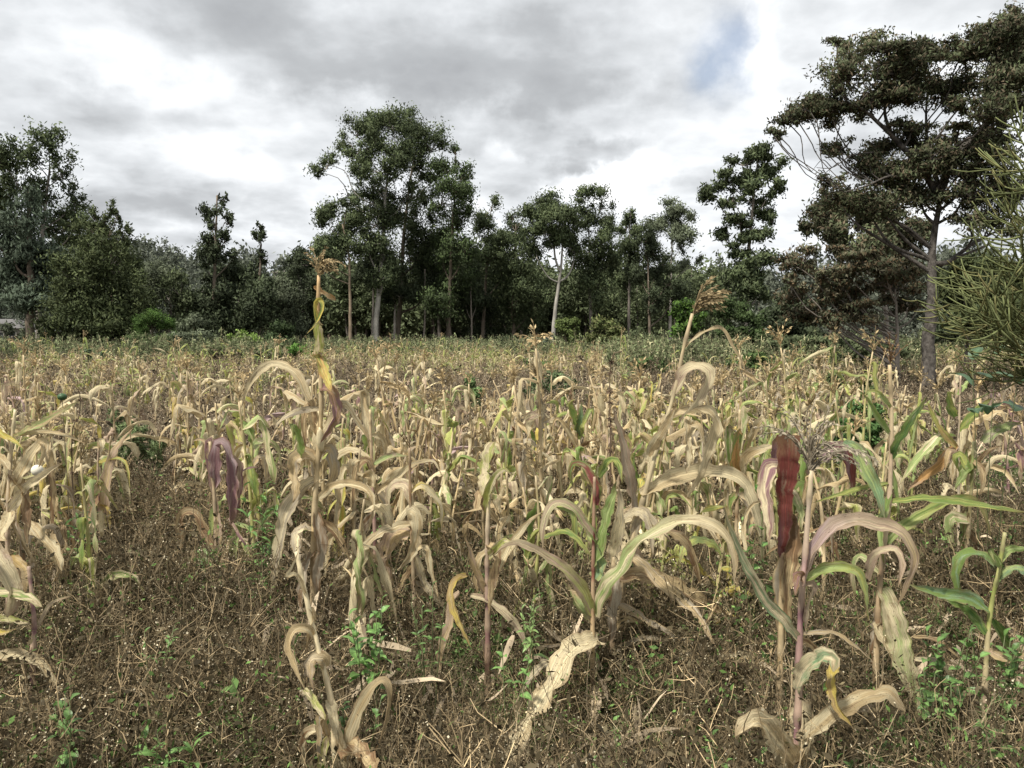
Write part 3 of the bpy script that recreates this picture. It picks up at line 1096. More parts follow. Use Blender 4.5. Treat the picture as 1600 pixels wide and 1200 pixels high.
hero('collapsed maize plant whose long leathery tan leaves trail to the ground', 3.35,
     [(960, 870), (957, 920), (957, 980), (956, 1040)], 12, 'grey>brown>tan',
     [([(978, 865), (1000, 874), (1033, 906), (1067, 935), (1098, 968), (1121, 1015)], 19, 'tan', 'grey', dict(dz=-.3)),
      ([(965, 902), (1012, 899), (1066, 922), (1108, 946), (1154, 978)], 23, 'tan', 'brown', dict(dz=.1)),
      ([(960, 940), (1000, 963), (1047, 992), (1093, 1012), (1149, 1024)], 13, 'grey', 'tan'),
      ([(958, 1018), (1000, 1000), (1046, 999), (1074, 1012), (1098, 1032)], 10, 'cream', 'grey'),
      ([(1226, 1052), (1198, 1036), (1150, 1029), (1100, 1034), (1045, 1053), (1022, 1095)], 15, 'cream', 'tan', dict(d0=-.2)),
      ([(960, 985), (975, 968), (1005, 975)], 12, 'cream', 'tan'),
      ([(1040, 828), (1066, 842), (1084, 876), (1094, 912)], 16, 'brown', 'tan'),
      ([(962, 900), (958, 960), (953, 1010)], 20, 'grey', 'brown', dict(rag=.5)),
      ([(958, 880), (968, 840), (972, 790), (966, 760)], 22, 'cream', 'grey', dict(rag=.3))], None, 'the collapsed plant')
hero('leaning tall maize plant ending in a feathery brown tassel bent sideways', 3.5,
     [(1082, 490), (1068, 545), (1052, 620), (1030, 690), (1008, 770), (985, 860), (968, 940), (962, 1000)], 8, 'grey>tan>cream>tan',
     [([(1067, 546), (1092, 524), (1126, 512), (1145, 540), (1162, 572), (1166, 592)], 6, 'cream', 'tan'),
      ([(1052, 612), (1073, 582), (1098, 574), (1108, 590), (1096, 620), (1072, 645), (1053, 676)], 17, 'pink', 'cream'),
      ([(1034, 664), (1067, 647), (1100, 644), (1115, 660), (1108, 695), (1090, 745), (1073, 778)], 19, 'tan>cream', 'cream'),
      ([(1073, 655), (1074, 695), (1073, 740)], 12, 'cream', 'tan', BL),
      ([(1013, 712), (1027, 687), (1048, 655), (1060, 630)], 17, 'tan', 'cream'),
      ([(1000, 772), (1033, 750), (1077, 738), (1120, 739), (1158, 754), (1176, 790), (1187, 833), (1193, 885)], 22, 'tan>cream>cream', 'cream', dict(fold=.4)),
      ([(988, 840), (1005, 800), (1020, 815), (1050, 850)], 16, 'grey', 'cream'),
      ([(970, 810), (1000, 800), (1016, 830), (1020, 870)], 14, 'cream', 'grey'),
      ([(968, 900), (975, 850), (968, 805), (985, 790)], 22, 'cream', 'tan', dict(rag=.3)),
      ([(995, 800), (985, 760), (975, 700), (960, 640)], 20, 'pink', 'grey', dict(rag=.5, d0=.2)),
      ([(985, 850), (1000, 880), (1002, 920)], 16, 'pink', 'cream')],
     ((1083, 492), dict(L=.19, n=30, droop=.55, lean=(.75, -.1, .1), up=(.35, 0, 1), col=C['tan'] * .62, thin=1.7)), 'the leaning tasselled plant')
hero('maize plant with two striking dark red hanging leaves', 2.95,
     [(1224, 745), (1226, 800), (1224, 860), (1221, 930), (1220, 1000)], 9, 'pink>ochre>purple',
     [([(1222, 872), (1226, 835), (1231, 790), (1234, 740), (1234, 705), (1232, 679)], 36, 'purple>red>red', 'red', dict(rag=0, wave=.03, th=.15, tw=.1, fold=.08, tip='cut', label='broad glossy dark red leaf')),
      ([(1230, 680), (1222, 682), (1214, 700), (1212, 735)], 22, 'purple', 'brown', dict(d0=.03, dz=.08, tip='cut')),
      ([(1226, 745), (1216, 728), (1203, 728), (1196, 750), (1198, 790), (1202, 825), (1200, 850)], 25, 'cream', 'purple', dict(rag=0, wave=.06, fold=.1, label='red-purple leaf with cream edges')),
      ([(1228, 790), (1234, 770), (1246, 790), (1252, 830)], 16, 'lgreen', 'cream'),
      ([(1234, 800), (1244, 810), (1240, 860), (1234, 920), (1236, 985)], 27, 'tan', 'brown', dict(rag=.3)),
      ([(1226, 860), (1220, 900), (1222, 960), (1226, 1040)], 22, 'tan', 'grey', dict(rag=.4)),
      ([(1165, 860), (1160, 820), (1172, 790), (1200, 780)], 8, 'cream', 'tan')], None, 'the red-leaved plant')
hero('large front maize plant with a violet-red stalk, bushy hanging tassel and leaves in every direction', 2.35,
     [(1268, 735), (1263, 800), (1258, 870), (1253, 930), (1249, 1010), (1248, 1090), (1243, 1200)], 11, 'red>purple>purple>grey',
     [([(1257, 915), (1268, 888), (1284, 856), (1312, 829), (1345, 819), (1385, 826), (1412, 836), (1430, 868), (1420, 910), (1402, 948)], 24,
       'lilac>lilac>cream>tan>tan', 'pink', dict(tw=.2, label='long arching leaf flushed violet at its base')),
      ([(1257, 905), (1286, 889), (1318, 886), (1343, 897), (1353, 935), (1358, 970)], 17, 'green>ygreen>yellow', 'lgreen'),
      ([(1249, 1000), (1227, 973), (1200, 944), (1177, 900), (1156, 858), (1137, 817), (1130, 788)], 18, 'cream', 'bgreen', dict(th=.3)),
      ([(1245, 1078), (1258, 1048), (1288, 1028), (1304, 1032), (1302, 1050)], 26, 'cream', 'bgreen', dict(tip='blunt')),
      ([(1303, 1035), (1298, 1070), (1312, 1108), (1332, 1135)], 20, 'yellow', 'ochre'),
      ([(1243, 1195), (1258, 1160), (1296, 1122), (1342, 1099), (1384, 1080), (1415, 1112)], 30, 'cream', 'tan', dict(tip='blunt', dz=-.1)),
      ([(1250, 1195), (1254, 1150), (1254, 1100), (1252, 1090)], 46, 'cream', 'cream', dict(tip='blunt', d0=.08, th=.1, tw=.1, fold=.1)),
      ([(1245, 1205), (1222, 1178), (1200, 1145), (1178, 1132), (1150, 1155)], 36, 'cream', 'tan', dict(tip='blunt', dz=-.25)),
      ([(1256, 905), (1246, 900), (1242, 930)], 14, 'purple', 'brown'),
      ([(1256, 915), (1272, 915), (1262, 950), (1258, 985)], 15, 'cream', 'pink'),
      ([(1250, 1000), (1262, 1005), (1277, 1018), (1282, 1035)], 9, 'brown', 'tan'),
      ([(1252, 990), (1300, 990), (1335, 1010), (1360, 1030)], 9, 'tan', 'grey')],
     ((1266, 745), dict(L=.25, n=28, droop=1.15, lean=(.3, 0, 0), col=C['grey'] * .85, thin=1.35)), 'the large front plant')
hero('maize plant with long green strap leaves and a wide cream-striped hanging leaf', 2.95,
     [(1390, 570), (1393, 650), (1392, 720), (1388, 800), (1378, 880), (1372, 960), (1368, 1060)], 8, 'tan>brown>pink>tan',
     [([(1394, 716), (1408, 685), (1428, 652), (1448, 619)], 14, 'dgreen', 'green', dict(rag=0)),
      ([(1389, 676), (1367, 647), (1346, 612)], 9, 'green', 'lgreen', dict(rag=0)),
      ([(1391, 637), (1372, 614), (1356, 612), (1350, 620)], 8, 'ygreen', 'lgreen'),
      ([(1318, 690), (1340, 708), (1361, 755), (1384, 812)], 24, 'bgreen', 'lgreen', dict(rag=0, th=.2, tw=.1)),
      ([(1290, 722), (1300, 704), (1320, 700), (1333, 727), (1334, 772)], 22, 'lilac>red>red', 'purple', dict(rag=0)),
      ([(1270, 786), (1333, 767), (1388, 756)][::-1], 9, 'ygreen', 'green'),
      ([(1393, 783), (1460, 779), (1533, 789), (1612, 801)], 13, 'green', 'ygreen', dict(rag=0)),
      ([(1387, 850), (1416, 820), (1467, 792), (1508, 780), (1532, 796), (1547, 838)], 15, 'lgreen>ygreen>tan', 'green'),
      ([(1356, 905), (1370, 870), (1395, 862), (1408, 880), (1403, 918)], 15, 'pink', 'cream'),
      ([(1373, 923), (1390, 965), (1407, 1015), (1420, 1065), (1431, 1125)], 32, 'cream', 'lgreen', dict(dz=-.12, tip='blunt', rag=.2, wave=.08)),
      ([(1363, 975), (1387, 1012), (1408, 1052)], 13, 'cream', 'tan'),
      ([(1432, 1072), (1462, 1100), (1492, 1120), (1520, 1132)], 11, 'cream', 'tan'),
      ([(1400, 1095), (1440, 1112), (1496, 1130)], 24, 'tan', 'cream', BL),
      ([(1390, 730), (1398, 760), (1404, 800), (1404, 812)], 7, 'green', 'lgreen'),
      ([(1376, 900), (1345, 870), (1335, 890), (1336, 930)], 14, 'lgreen', 'cream'),
      ([(1372, 950), (1368, 1000), (1366, 1050)], 18, 'grey', 'brown', dict(rag=.5)),
      ([(1390, 770), (1376, 830), (1382, 880)], 12, 'green', 'lgreen')],
     ((1391, 572), dict(L=.13, n=6, droop=.2, col=C['brown'])), 'the green strap-leaved plant')
hero('short young maize plant, still green, with broad arched leaves among dark weeds', 2.8,
     [(1570, 832), (1561, 890), (1550, 940), (1543, 1000), (1538, 1090)], 8, 'tan>pink>ygreen>ygreen',
     [([(1553, 885), (1530, 869), (1506, 869), (1497, 895), (1505, 945)], 16, 'green', 'bgreen', dict(rag=0)),
      ([(1560, 880), (1578, 858), (1615, 858)], 13, 'green', 'lgreen', dict(rag=0)),
      ([(1562, 905), (1584, 889), (1618, 903)], 18, 'bgreen', 'lgreen', dict(rag=0)),
      ([(1546, 955), (1515, 935), (1470, 925), (1420, 913)], 22, 'bgreen', 'green', dict(rag=0)),
      ([(1540, 990), (1518, 960), (1492, 945), (1470, 935)], 15, 'green', 'dgreen', dict(rag=0)),
      ([(1551, 968), (1566, 998), (1586, 1020)], 16, 'green', 'dgreen', dict(rag=0)),
      ([(1543, 1015), (1575, 1028), (1615, 1018)], 14, 'tan', 'pink'),
      ([(1562, 885), (1550, 865), (1548, 858), (1556, 880)], 10, 'green', 'lgreen'),
      ([(1427, 995), (1462, 1000), (1500, 1030)], 8, 'tan', 'brown'),
      ([(1430, 1030), (1466, 1035), (1488, 1062), (1494, 1085)], 11, 'cream', 'grey')], None, 'the short green plant')
hero('maize plant by the soil patch with a pale green leaf thrust out sideways', 4.4,
     [(1521, 690), (1518, 760), (1513, 830), (1510, 880)], 6, 'brown>tan>green',
     [([(1535, 692), (1560, 674), (1580, 666), (1597, 662)], 17, 'lgreen', 'grey', dict(rag=0)),
      ([(1525, 725), (1545, 704), (1566, 697)], 8, 'brown', 'tan'),
      ([(1528, 727), (1510, 738), (1497, 758), (1492, 765)], 13, 'green', 'lgreen'),
      ([(1515, 815), (1495, 808), (1484, 815), (1490, 860)], 17, 'cream', 'lgreen'),
      ([(1516, 740), (1500, 712), (1492, 716), (1498, 736)], 12, 'green', 'ygreen'),
      ([(1512, 800), (1506, 840), (1512, 880)], 14, 'lgreen', 'brown'),
      ([(1520, 720), (1535, 735), (1536, 760), (1530, 775)], 11, 'tan', 'brown'),
      ([(1514, 830), (1528, 850), (1530, 890)], 14, 'brown', 'tan')], None, 'the plant by the soil patch')
hero('slender maize plant with one bright lime leaf pointing up and out', 4.8,
     [(1501, 585), (1499, 650), (1497, 720), (1498, 800)], 4, 'pink>grey>pink',
     [([(1499, 675), (1522, 650), (1551, 622)], 15, 'ygreen', 'green', dict(rag=0)),
      ([(1498, 617), (1508, 600), (1517, 592)], 8, 'green', 'lgreen'),
      ([(1492, 652), (1484, 635), (1484, 614), (1494, 618)], 11, 'ygreen', 'green'),
      ([(1495, 700), (1468, 668), (1447, 624)], 10, 'ygreen', 'ochre'),
      ([(1496, 697), (1470, 725), (1441, 747), (1418, 768)], 16, 'orange', 'pink'),
      ([(1470, 678), (1436, 715), (1407, 755)], 15, 'lgreen', 'cream'),
      ([(1497, 720), (1485, 705), (1478, 735)], 12, 'tan', 'pink'),
      ([(1497, 745), (1508, 720), (1512, 700)], 8, 'green', 'lgreen')],
     None, 'the lime-leaved plant')
hero('clump of upright maize tops striped green and cream, no tassel', 4.5,
     [(1156, 640), (1154, 700), (1152, 770), (1150, 850)], 6, 'tan>brown>tan',
     [([(1152, 745), (1158, 690), (1162, 640), (1170, 640)], 18, 'cream', 'lgreen', BL),
      ([(1148, 750), (1140, 700), (1137, 665), (1148, 668)], 18, 'green', 'cream', BL),
      ([(1150, 760), (1148, 710), (1155, 672), (1160, 680)], 15, 'orange', 'green', BL),
      ([(1158, 752), (1172, 715), (1206, 698), (1220, 706)], 18, 'tan', 'cream'),
      ([(1156, 740), (1170, 690), (1175, 675), (1180, 700)], 13, 'ygreen', 'tan'),
      ([(1152, 770), (1140, 790), (1138, 840)], 13, 'green', 'tan'),
      ([(1154, 770), (1168, 800), (1170, 850)], 16, 'tan', 'grey'),
      ([(1170, 690), (1190, 655), (1200, 670)], 12, 'cream', 'tan')], None, 'the striped upright clump')
hero('pale bleached maize plant in front with a curved, leaning stalk', 2.35,
     [(463, 862), (477, 927), (492, 993), (508, 1055), (517, 1093), (522, 1140), (524, 1215)], 10, 'cream>cream>cream',
     [([(478, 930), (463, 897), (447, 901), (458, 882), (466, 862)], 7, 'cream', 'tan'),
      ([(494, 998), (480, 982), (460, 985), (451, 1010), (463, 1048), (477, 1080)], 13, 'cream', 'tan'),
      ([(509, 1043), (502, 1030), (486, 1031), (484, 1050), (491, 1080)], 20, 'cream>pink', 'tan', BL),
      ([(513, 1092), (521, 1110), (528, 1160)], 20, 'cream', 'cream', dict(tip='point', dz=-.04, th=.1)),
      ([(535, 1205), (546, 1155), (562, 1110), (586, 1073), (600, 1068), (606, 1095), (595, 1150), (580, 1185)], 17, 'cream>cream>tan>brown', 'tan'),
      ([(512, 1150), (496, 1142), (480, 1148), (475, 1168), (486, 1200)], 18, 'cream', 'brown'),
      ([(475, 1078), (492, 1100), (508, 1124)], 12, 'cream', 'ygreen', BL),
      ([(540, 1163), (560, 1180), (587, 1215)], 32, 'brown', 'tan', BL),
      ([(505, 1210), (505, 1180), (511, 1150)], 15, 'ygreen', 'cream', BL),
      ([(520, 1120), (534, 1165), (548, 1210)], 13, 'cream', 'tan'),
      ([(480, 950), (490, 960), (483, 990), (477, 1020)], 9, 'tan', 'brown'),
      ([(512, 1160), (502, 1120), (500, 1150), (498, 1190)], 14, 'tan', 'grey')], None, 'the bleached front plant')
hero('small maize plant with fresh green upright leaves in the middle distance', 6.2,
     [(904, 625), (902, 680), (900, 740)], 4, 'tan>brown',
     [([(902, 670), (896, 650), (892, 632), (898, 625)], 12, 'green', 'ygreen', dict(rag=0)),
      ([(904, 680), (908, 655), (908, 628)], 10, 'bgreen', 'lgreen', dict(rag=0)),
      ([(902, 700), (885, 670), (870, 655), (862, 672)], 9, 'tan', 'cream'),
      ([(903, 690), (918, 650), (925, 640), (925, 665)], 9, 'lgreen', 'ygreen'),
      ([(902, 700), (890, 715), (888, 745)], 12, 'grey', 'tan'),
      ([(903, 710), (925, 720), (935, 740)], 10, 'tan', 'lilac')], None, 'the small green plant')
hero('maize plant ending in a pair of lime-green hanging leaves left of the tallest plant', 5.3,
     [(392, 665), (394, 720), (396, 790)], 5, 'tan>ygreen',
     [([(393, 680), (380, 664), (364, 668), (366, 710)], 11, 'ygreen', 'green', dict(rag=0)),
      ([(393, 690), (388, 668), (380, 665), (396, 690)], 12, 'green', 'lgreen'),
      ([(394, 700), (405, 690), (418, 690)], 13, 'lgreen', 'cream'),
      ([(395, 720), (378, 700), (368, 720), (372, 750)], 14, 'cream', 'ochre'),
      ([(395, 730), (410, 715), (415, 760)], 12, 'tan', 'grey'),
      ([(395, 735), (382, 755), (376, 790)], 12, 'tan', 'brown')], None, 'the lime-topped plant')

# ------------------------------------------------------------------ procedural maize plants (each with its parts)
UP = np.array([0, 0, 1.0])


def proto_maize(seed, h, nl, pal, droopiness, L=(.30, .62), w=(.024, .042), tassel=True, stalkc='tan', nseg=14, tall_top=False):
    """returns list of (part name, mesh)"""
    r = np.random.default_rng(seed)
    lean = r.normal(0, .07, 2)
    P = [np.array([lean[0] * z * z + r.normal(0, .008), lean[1] * z * z + r.normal(0, .008), z * h]) for z in np.linspace(0, 1, 5)]
    P[0][:2] = 0
    parts = []
    b = stalk_bag(P, .012, .005, np.array([C[stalkc], C[stalkc] * .9, C['tan'] * .8]), seed + 1)
    parts.append(('stalk', b.mesh('stalk', M_STALK)))
    Ps = catmull(P, 30)
    az0 = r.uniform(0, 6.28)
    for k in range(nl):
        f = .22 + .76 * (k + .5) / nl
        p = Ps[int(f * 30)].copy()
        a = az0 + PI * k + r.normal(0, .45)
        hd = np.array([math.cos(a), math.sin(a), 0])
        ln = r.uniform(*L) * (1 - .35 * abs(f - .55))
        if r.random() < .25:
            ln *= r.uniform(.35, .6)
        pitch = r.uniform(.6, 1.4) if r.random() > droopiness * .5 else r.uniform(-.6, .5)
        rate = r.uniform(.4, 2.6) + 2.5 * droopiness * r.random()
        kink = r.uniform(.08, .5) if r.random() < .45 + .45 * droopiness else 9
        pts = [p]
        n = 9
        for i in range(n):
            t = i / n
            pitch -= rate / n * (1.2 if t > .2 else .5) + r.normal(0, .16)
            if t < kink <= t + 1 / n:
                pitch -= r.uniform(1.2, 2.4)
            pitch = max(pitch, -1.45)
            a += r.normal(0, .22)
            hd = np.array([math.cos(a), math.sin(a), 0])
            d = hd * math.cos(pitch) + UP * math.sin(pitch)
            p = p + d * ln / n
            if p[2] < .05:
                p[2] = .05
            pts.append(p)
        Pd = catmull(pts, nseg)
        tg = norm(np.gradient(Pd, axis=0))
        s0 = norm(np.cross(tg, UP + np.zeros_like(tg)) + 1e-4)
        tt = np.linspace(0, 1, nseg + 1)
        tw = r.normal(0, 1.8) * tt + r.uniform(-.3, .3) + r.normal(0, .5) * np.sin(tt * 7) + r.normal(0, .35) * np.sin(tt * 13 + k)
        n0 = np.cross(s0, tg)
        side = s0 * np.cos(tw)[:, None] + n0 * np.sin(tw)[:, None]
        ca, cb = pal[r.integers(len(pal))], pal[r.integers(len(pal))]
        me = leaf_mesh(Pd, side, r.uniform(*w), C[ca], C[cb], seed * 31 + k, fold=r.uniform(.15, .8), wave=r.uniform(.08, .25),
                       tip=['point', 'thin', 'blunt'][r.integers(3)], across=5, ragged=.3)
        parts.append(('leaf', me))
    if seed % 2:
        q = Ps[13]
        aa = r.uniform(0, 6.28)
        eb = Bag()
        tt_ = np.linspace(0, 1, 8)
        d_ = norm(np.array([math.cos(aa) * .55, math.sin(aa) * .55, .8 if r.random() < .5 else -.7]))
        eb.tube(q + d_ * .17 * tt_[:, None], .021 * np.maximum(np.sin(np.clip(tt_ * .92 + .06, 0, 1) * PI), .05) ** .6, 7, C['cream'] * .8)
        for _ in range(3):
            e0 = q + d_ * .13
            e1 = e0 + norm(d_ + .5 * rdir(1, r)[0]) * .10
            eb.tube([e0, (e0 + e1) / 2 + r.normal(0, .006, 3), e1], [.009, .006, .0006], 4, C['tan'])
        parts.append(('ear', eb.mesh('ear', M_STALK)))
    if tassel:
        b = tassel_bag(P[-1], (lean[0], lean[1], 1), r.uniform(.15, .22), r.integers(5, 9), seed + 5, r.uniform(.4, 1.0), C['tan'] * r.uniform(.6, .9), thin=1.5, fine=False)
        parts.append(('tassel', b.mesh('tassel', M_TASSEL)))
    return parts


DRY = ['cream', 'tan', 'cream', 'grey', 'tan', 'pink']
LOOKS = [
    ('straw-coloured maize plant with arching leaves', dict(h=1.15, nl=11, pal=DRY, droopiness=.4, tassel=True)),
    ('short straw-coloured maize plant with limp leaves', dict(h=.85, nl=9, pal=DRY, droopiness=.8, tassel=False)),
    ('cream maize plant with long hanging leaves', dict(h=1.05, nl=11, pal=['cream', 'cream', 'tan'], droopiness=.9, tassel=False)),
    ('brown withered maize plant with shrivelled leaves', dict(h=1.0, nl=11, pal=['brown', 'tan', 'grey', 'tan'], droopiness=.8, tassel=True, w=(.015, .026))),
    ('yellow-green maize plant with half-dried leaves', dict(h=1.05, nl=11, pal=['ygreen', 'cream', 'lgreen', 'tan', 'yellow'], droopiness=.5, tassel=False, stalkc='ygreen')),
    ('maize plant with green top leaves over dry ones', dict(h=1.1, nl=11, pal=['green', 'lgreen', 'cream', 'tan', 'ygreen'], droopiness=.35, tassel=True, stalkc='ygreen')),
    ('tall dry maize plant with a feathery tassel', dict(h=1.35, nl=11, pal=DRY, droopiness=.5, tassel=True)),
    ('pinkish-brown maize plant with twisted leaves', dict(h=1.05, nl=9, pal=['pink', 'purple', 'tan', 'lilac', 'cream'], droopiness=.7, tassel=True, stalkc='purple')),
    ('pale broad-leaved maize plant bent at the top', dict(h=.95, nl=9, pal=['cream', 'cream', 'pink', 'lgreen'], droopiness=.6, tassel=False, w=(.03, .042))),
    ('greyish dead maize plant with ragged leaves', dict(h=.95, nl=11, pal=['grey', 'grey', 'tan', 'brown', 'cream'], droopiness=.9, tassel=False)),
    ('bright straw maize plant with upright leaf stubs', dict(h=1.1, nl=9, pal=['cream', 'ygreen', 'cream', 'tan'], droopiness=.2, L=(.3, .5), tassel=True)),
    ('fresh lime-green maize plant with upright leaves', dict(h=.95, nl=9, pal=['ygreen', 'lgreen', 'green', 'ygreen', 'cream'], droopiness=.15, L=(.25, .5), tassel=False, stalkc='ygreen')),
    ('yellowing maize plant with thin curled leaves', dict(h=1.0, nl=11, pal=['yellow', 'cream', 'ygreen', 'tan', 'cream'], droopiness=.6, w=(.016, .025), tassel=True)),
]
GREENTALL = ('green tasselled maize plant with long arching leaves', dict(h=1.45, nl=9, pal=['lgreen', 'ygreen', 'green', 'lgreen', 'cream'], droopiness=.25, L=(.4, .6), w=(.018, .026), tassel=True, stalkc='ygreen'))
PROTOS = [[proto_maize(3000 + 97 * i + 13 * v, **kw) for v in range(2)] for i, (_, kw) in enumerate(LOOKS)]
PROTO_G = [proto_maize(5000 + 17 * v, **GREENTALL[1]) for v in range(3)]

ALLP = []


def place(parts, look, x, y, rz, sc, tintv, extra=None):
    root = empty('maize_plant', (x, y, float(soil_z(x, y))), '', 'maize plant', 'maize plants across the field')
    root.rotation_euler = (rng.normal(0, .05), rng.normal(0, .05), rz)
    sc *= 1.04
    root.scale = (sc, sc, sc)
    for nm, me in parts:
        o = bpy.data.objects.new(nm, me)
        o.parent = root
        o.color = (*tintv, 1)
        COL.objects.link(o)
    ALLP.append((root, look, x, y, extra))
    return root


# placed ones: tasselled green plants before the trees at the right, and a few more one can pick out
for (px, D, pr, sc, look, top) in [
    (1245, 6.3, PROTO_G[0], 1.05, GREENTALL[0], 0), (1292, 6.8, PROTO_G[1], 1.05, GREENTALL[0], 0), (1342, 6.4, PROTO_G[2], 1.02, GREENTALL[0], 0),
    (1212, 5.6, PROTO_G[1], .92, GREENTALL[0], 0), (262, 14, PROTO_G[0], 1.0, GREENTALL[0], 0), (1325, 5.0, PROTO_G[0], .85, GREENTALL[0], 0),
    (1430, 6.2, PROTO_G[2], .85, GREENTALL[0], 0), (1160, 8.5, PROTOS[6][0], 1.1, LOOKS[6][0], 0), (565, 7.0, PROTOS[6][1], 1.1, LOOKS[6][0], 0),
    (950, 6.6, PROTOS[3][0], 1.25, LOOKS[3][0], 0), (1480, 9.0, PROTOS[0][0], 1.15, LOOKS[0][0], 0)]:
    x = (px - 800) / F * D
    place(pr, look, x, D, rng.uniform(0, 6.28), sc, (1, 1, 1))

hero_xy = [((px - 800) / F * D, D) for _, px, D in PLANTS]
cands = []
tries = 0
taken = [(o[2], o[3]) for o in ALLP] + hero_xy
while len(ALLP) < 275 and tries < 60000:
    tries += 1
    d = (3.6 ** 1.5 + (11.6 ** 1.5 - 3.6 ** 1.5) * random.random()) ** (1 / 1.5)
    x = random.uniform(-1, 1) * d * .72
    px = 800 + F * x / d
    if px > 1400 and d > 5.0 and random.random() < (.93 if d < 14 else .5):
        continue
    if (d < 6.8 and 165 < px < 325) or (4.4 < d < 8.5 and 185 < px < 262) or (8.5 < d and 700 < px < 775) or (9.5 < d and 800 < px < 915) or (4.5 < d < 7.4 and 1312 < px < 1375):
        continue
    if d < 5.2 and 170 < px < 320:
        continue
    if d < 4.4 and not (60 < px < 130 or 540 < px < 620 or 650 < px < 740 or 800 < px < 900 or 1030 < px < 1160 or 1290 < px < 1360):
        continue
    if 9.5 < d and 620 < px < 880 and random.random() < .5:
        continue
    gap = .27 if d < 8 else .36
    # thinner brown patches in the middle distance
    if d > 9 and (0.5 + .25 * (math.sin(x * .55 + 1) + math.sin(d * .7 + x * .3))) < .28:
        continue
    if any((x - a) ** 2 + (d - b) ** 2 < gap * gap for a, b in taken):
        continue
    taken.append((x, d))
    gprob = .26 if px < 800 else .42
    rr = random.random()
    if rr < gprob:
        li = random.choice([4, 5, 5, 12, 11, 11])
    else:
        li = random.choice([0, 1, 2, 2, 3, 6, 7, 8, 8, 9, 10, 0, 10])
    v = random.randrange(2)
    tv = np.array([1, 1, 1]) * random.uniform(.92, 1.2)
    place(PROTOS[li][v], LOOKS[li][0], x, d, random.uniform(0, 6.28), random.uniform(.82, 1.15), tv)


def relabel():
    from collections import defaultdict
    grp = defaultdict(list)
    marks = [m for m in PLANTS]
    for root, look, x, y, ex in ALLP:
        px = 800 + F * x / y
        best = min(marks, key=lambda m: abs(m[1] - px) + (0 if m[2] < y + .4 else 200))
        gapm = y - best[2]
        far = 'close behind' if gapm < 2.2 else 'some way behind' if gapm < 5.5 else 'far behind' if gapm < 9 else 'farthest behind'
        if gapm < -.4:
            far = 'beside'
        grp[(look, far, best[0])].append((y, root))
    nth = ['nearest', 'second nearest', 'third nearest', 'fourth nearest', 'fifth nearest', 'sixth nearest', 'seventh nearest', 'eighth nearest', 'ninth nearest', 'tenth nearest', 'eleventh nearest', 'twelfth nearest']
    for (look, far, lm), L in grp.items():
        L.sort(key=lambda q: q[0])
        for k, (_, root) in enumerate(L):
            lab = f'{look}, {far} {lm}'
            if len(L) > 1:
                pre = nth[min(k, 11)]
                lab = f'{pre} {lab}'
            if len(lab.split()) > 16:
                lab = lab.replace(' maize plant', ' maize').replace('some way behind', 'behind').replace(' with a ', ' with ')
            if len(lab.split()) > 16:
                lab = lab.replace('farthest behind', 'beyond').replace('far behind', 'past')
            root['label'] = lab


relabel()

# the rest of the field: too many and too far to count
def joined(parts):
    V, Q, T, A, B_, ST, n = [], [], [], [], [], [], 0
    bag = []
    for nm, me in parts:
        k = len(me.vertices)
        v = np.empty(k * 3, np.float32)
        me.vertices.foreach_get('co', v)
        tint = np.empty(k * 4, np.float32)
        me.attributes['tint'].data.foreach_get('color', tint)
        tb = tint.copy()
        st = np.zeros(k * 3, np.float32)
        mi = 1
        if nm == 'leaf':
            me.attributes['tintb'].data.foreach_get('color', tb)
            me.attributes['st'].data.foreach_get('vector', st)
            mi = 0
        lt = np.empty(len(me.polygons), np.int32)
        me.polygons.foreach_get('loop_total', lt)
        li = np.empty(len(me.loops), np.int32)
        me.loops.foreach_get('vertex_index', li)
        nq = int((lt == 4).sum())
        q = li[:nq * 4].reshape(-1, 4) + n
        t = li[nq * 4:].reshape(-1, 3) + n
        V.append(v.reshape(-1, 3)); A.append(tint.reshape(-1, 4)[:, :3]); B_.append(tb.reshape(-1, 4)[:, :3]); ST.append(st.reshape(-1, 3))
        Q.append((q, mi)); T.append((t, mi))
        n += k
    Qs, Ts = np.vstack([a for a, _ in Q]), np.vstack([a for a, _ in T])
    me = mesh_np('far_maize', np.vstack(V), Qs, Ts, M_LEAF, tint=np.vstack(A), tintb=np.vstack(B_), st=np.vstack(ST))
    me.materials.append(M_STALK)
    mi = np.concatenate([np.full(len(a), m) for a, m in Q] + [np.full(len(a), m) for a, m in T]).astype(np.int32)
    me.polygons.foreach_set('material_index', mi)
    return me


far_vars = [joined(proto_maize(7000 + 31 * i, **{**kw, 'nseg': 7, 'w': (kw.get('w', (.022, .034))[0] * 1.2, kw.get('w', (.022, .034))[1] * 1.2)})) for i, (_, kw) in enumerate(LOOKS[:6] + LOOKS[8:9] + LOOKS[10:13] + [LOOKS[11], GREENTALL])]
Pm = fan_points(12500, 11.4, 54, pw=1.85)
pxm = px_of(Pm)
patch = lown(Pm, .42, .6)
keepm = (patch > .36) | (Pm[:, 1] > 36)
keepm &= ~((Pm[:, 1] < 25) & (pxm > 580 + 60 * np.sin(Pm[:, 1])) & (pxm < 930 + 50 * np.sin(Pm[:, 1] * .7)) & (rng.random(len(Pm)) < .85))
keepm &= ~((Pm[:, 1] < 23) & (pxm > 960) & (pxm < 1160) & (rng.random(len(Pm)) < .5))
keepm &= ~((pxm < 420) & (Pm[:, 1] > 37 + 3 * np.sin(pxm * .02)))
keepm &= ~((pxm > 1400) & (Pm[:, 1] < 24) & (rng.random(len(Pm)) < .9))
keepm &= ~((pxm > 960) & (pxm < 1440) & (Pm[:, 1] > 30))
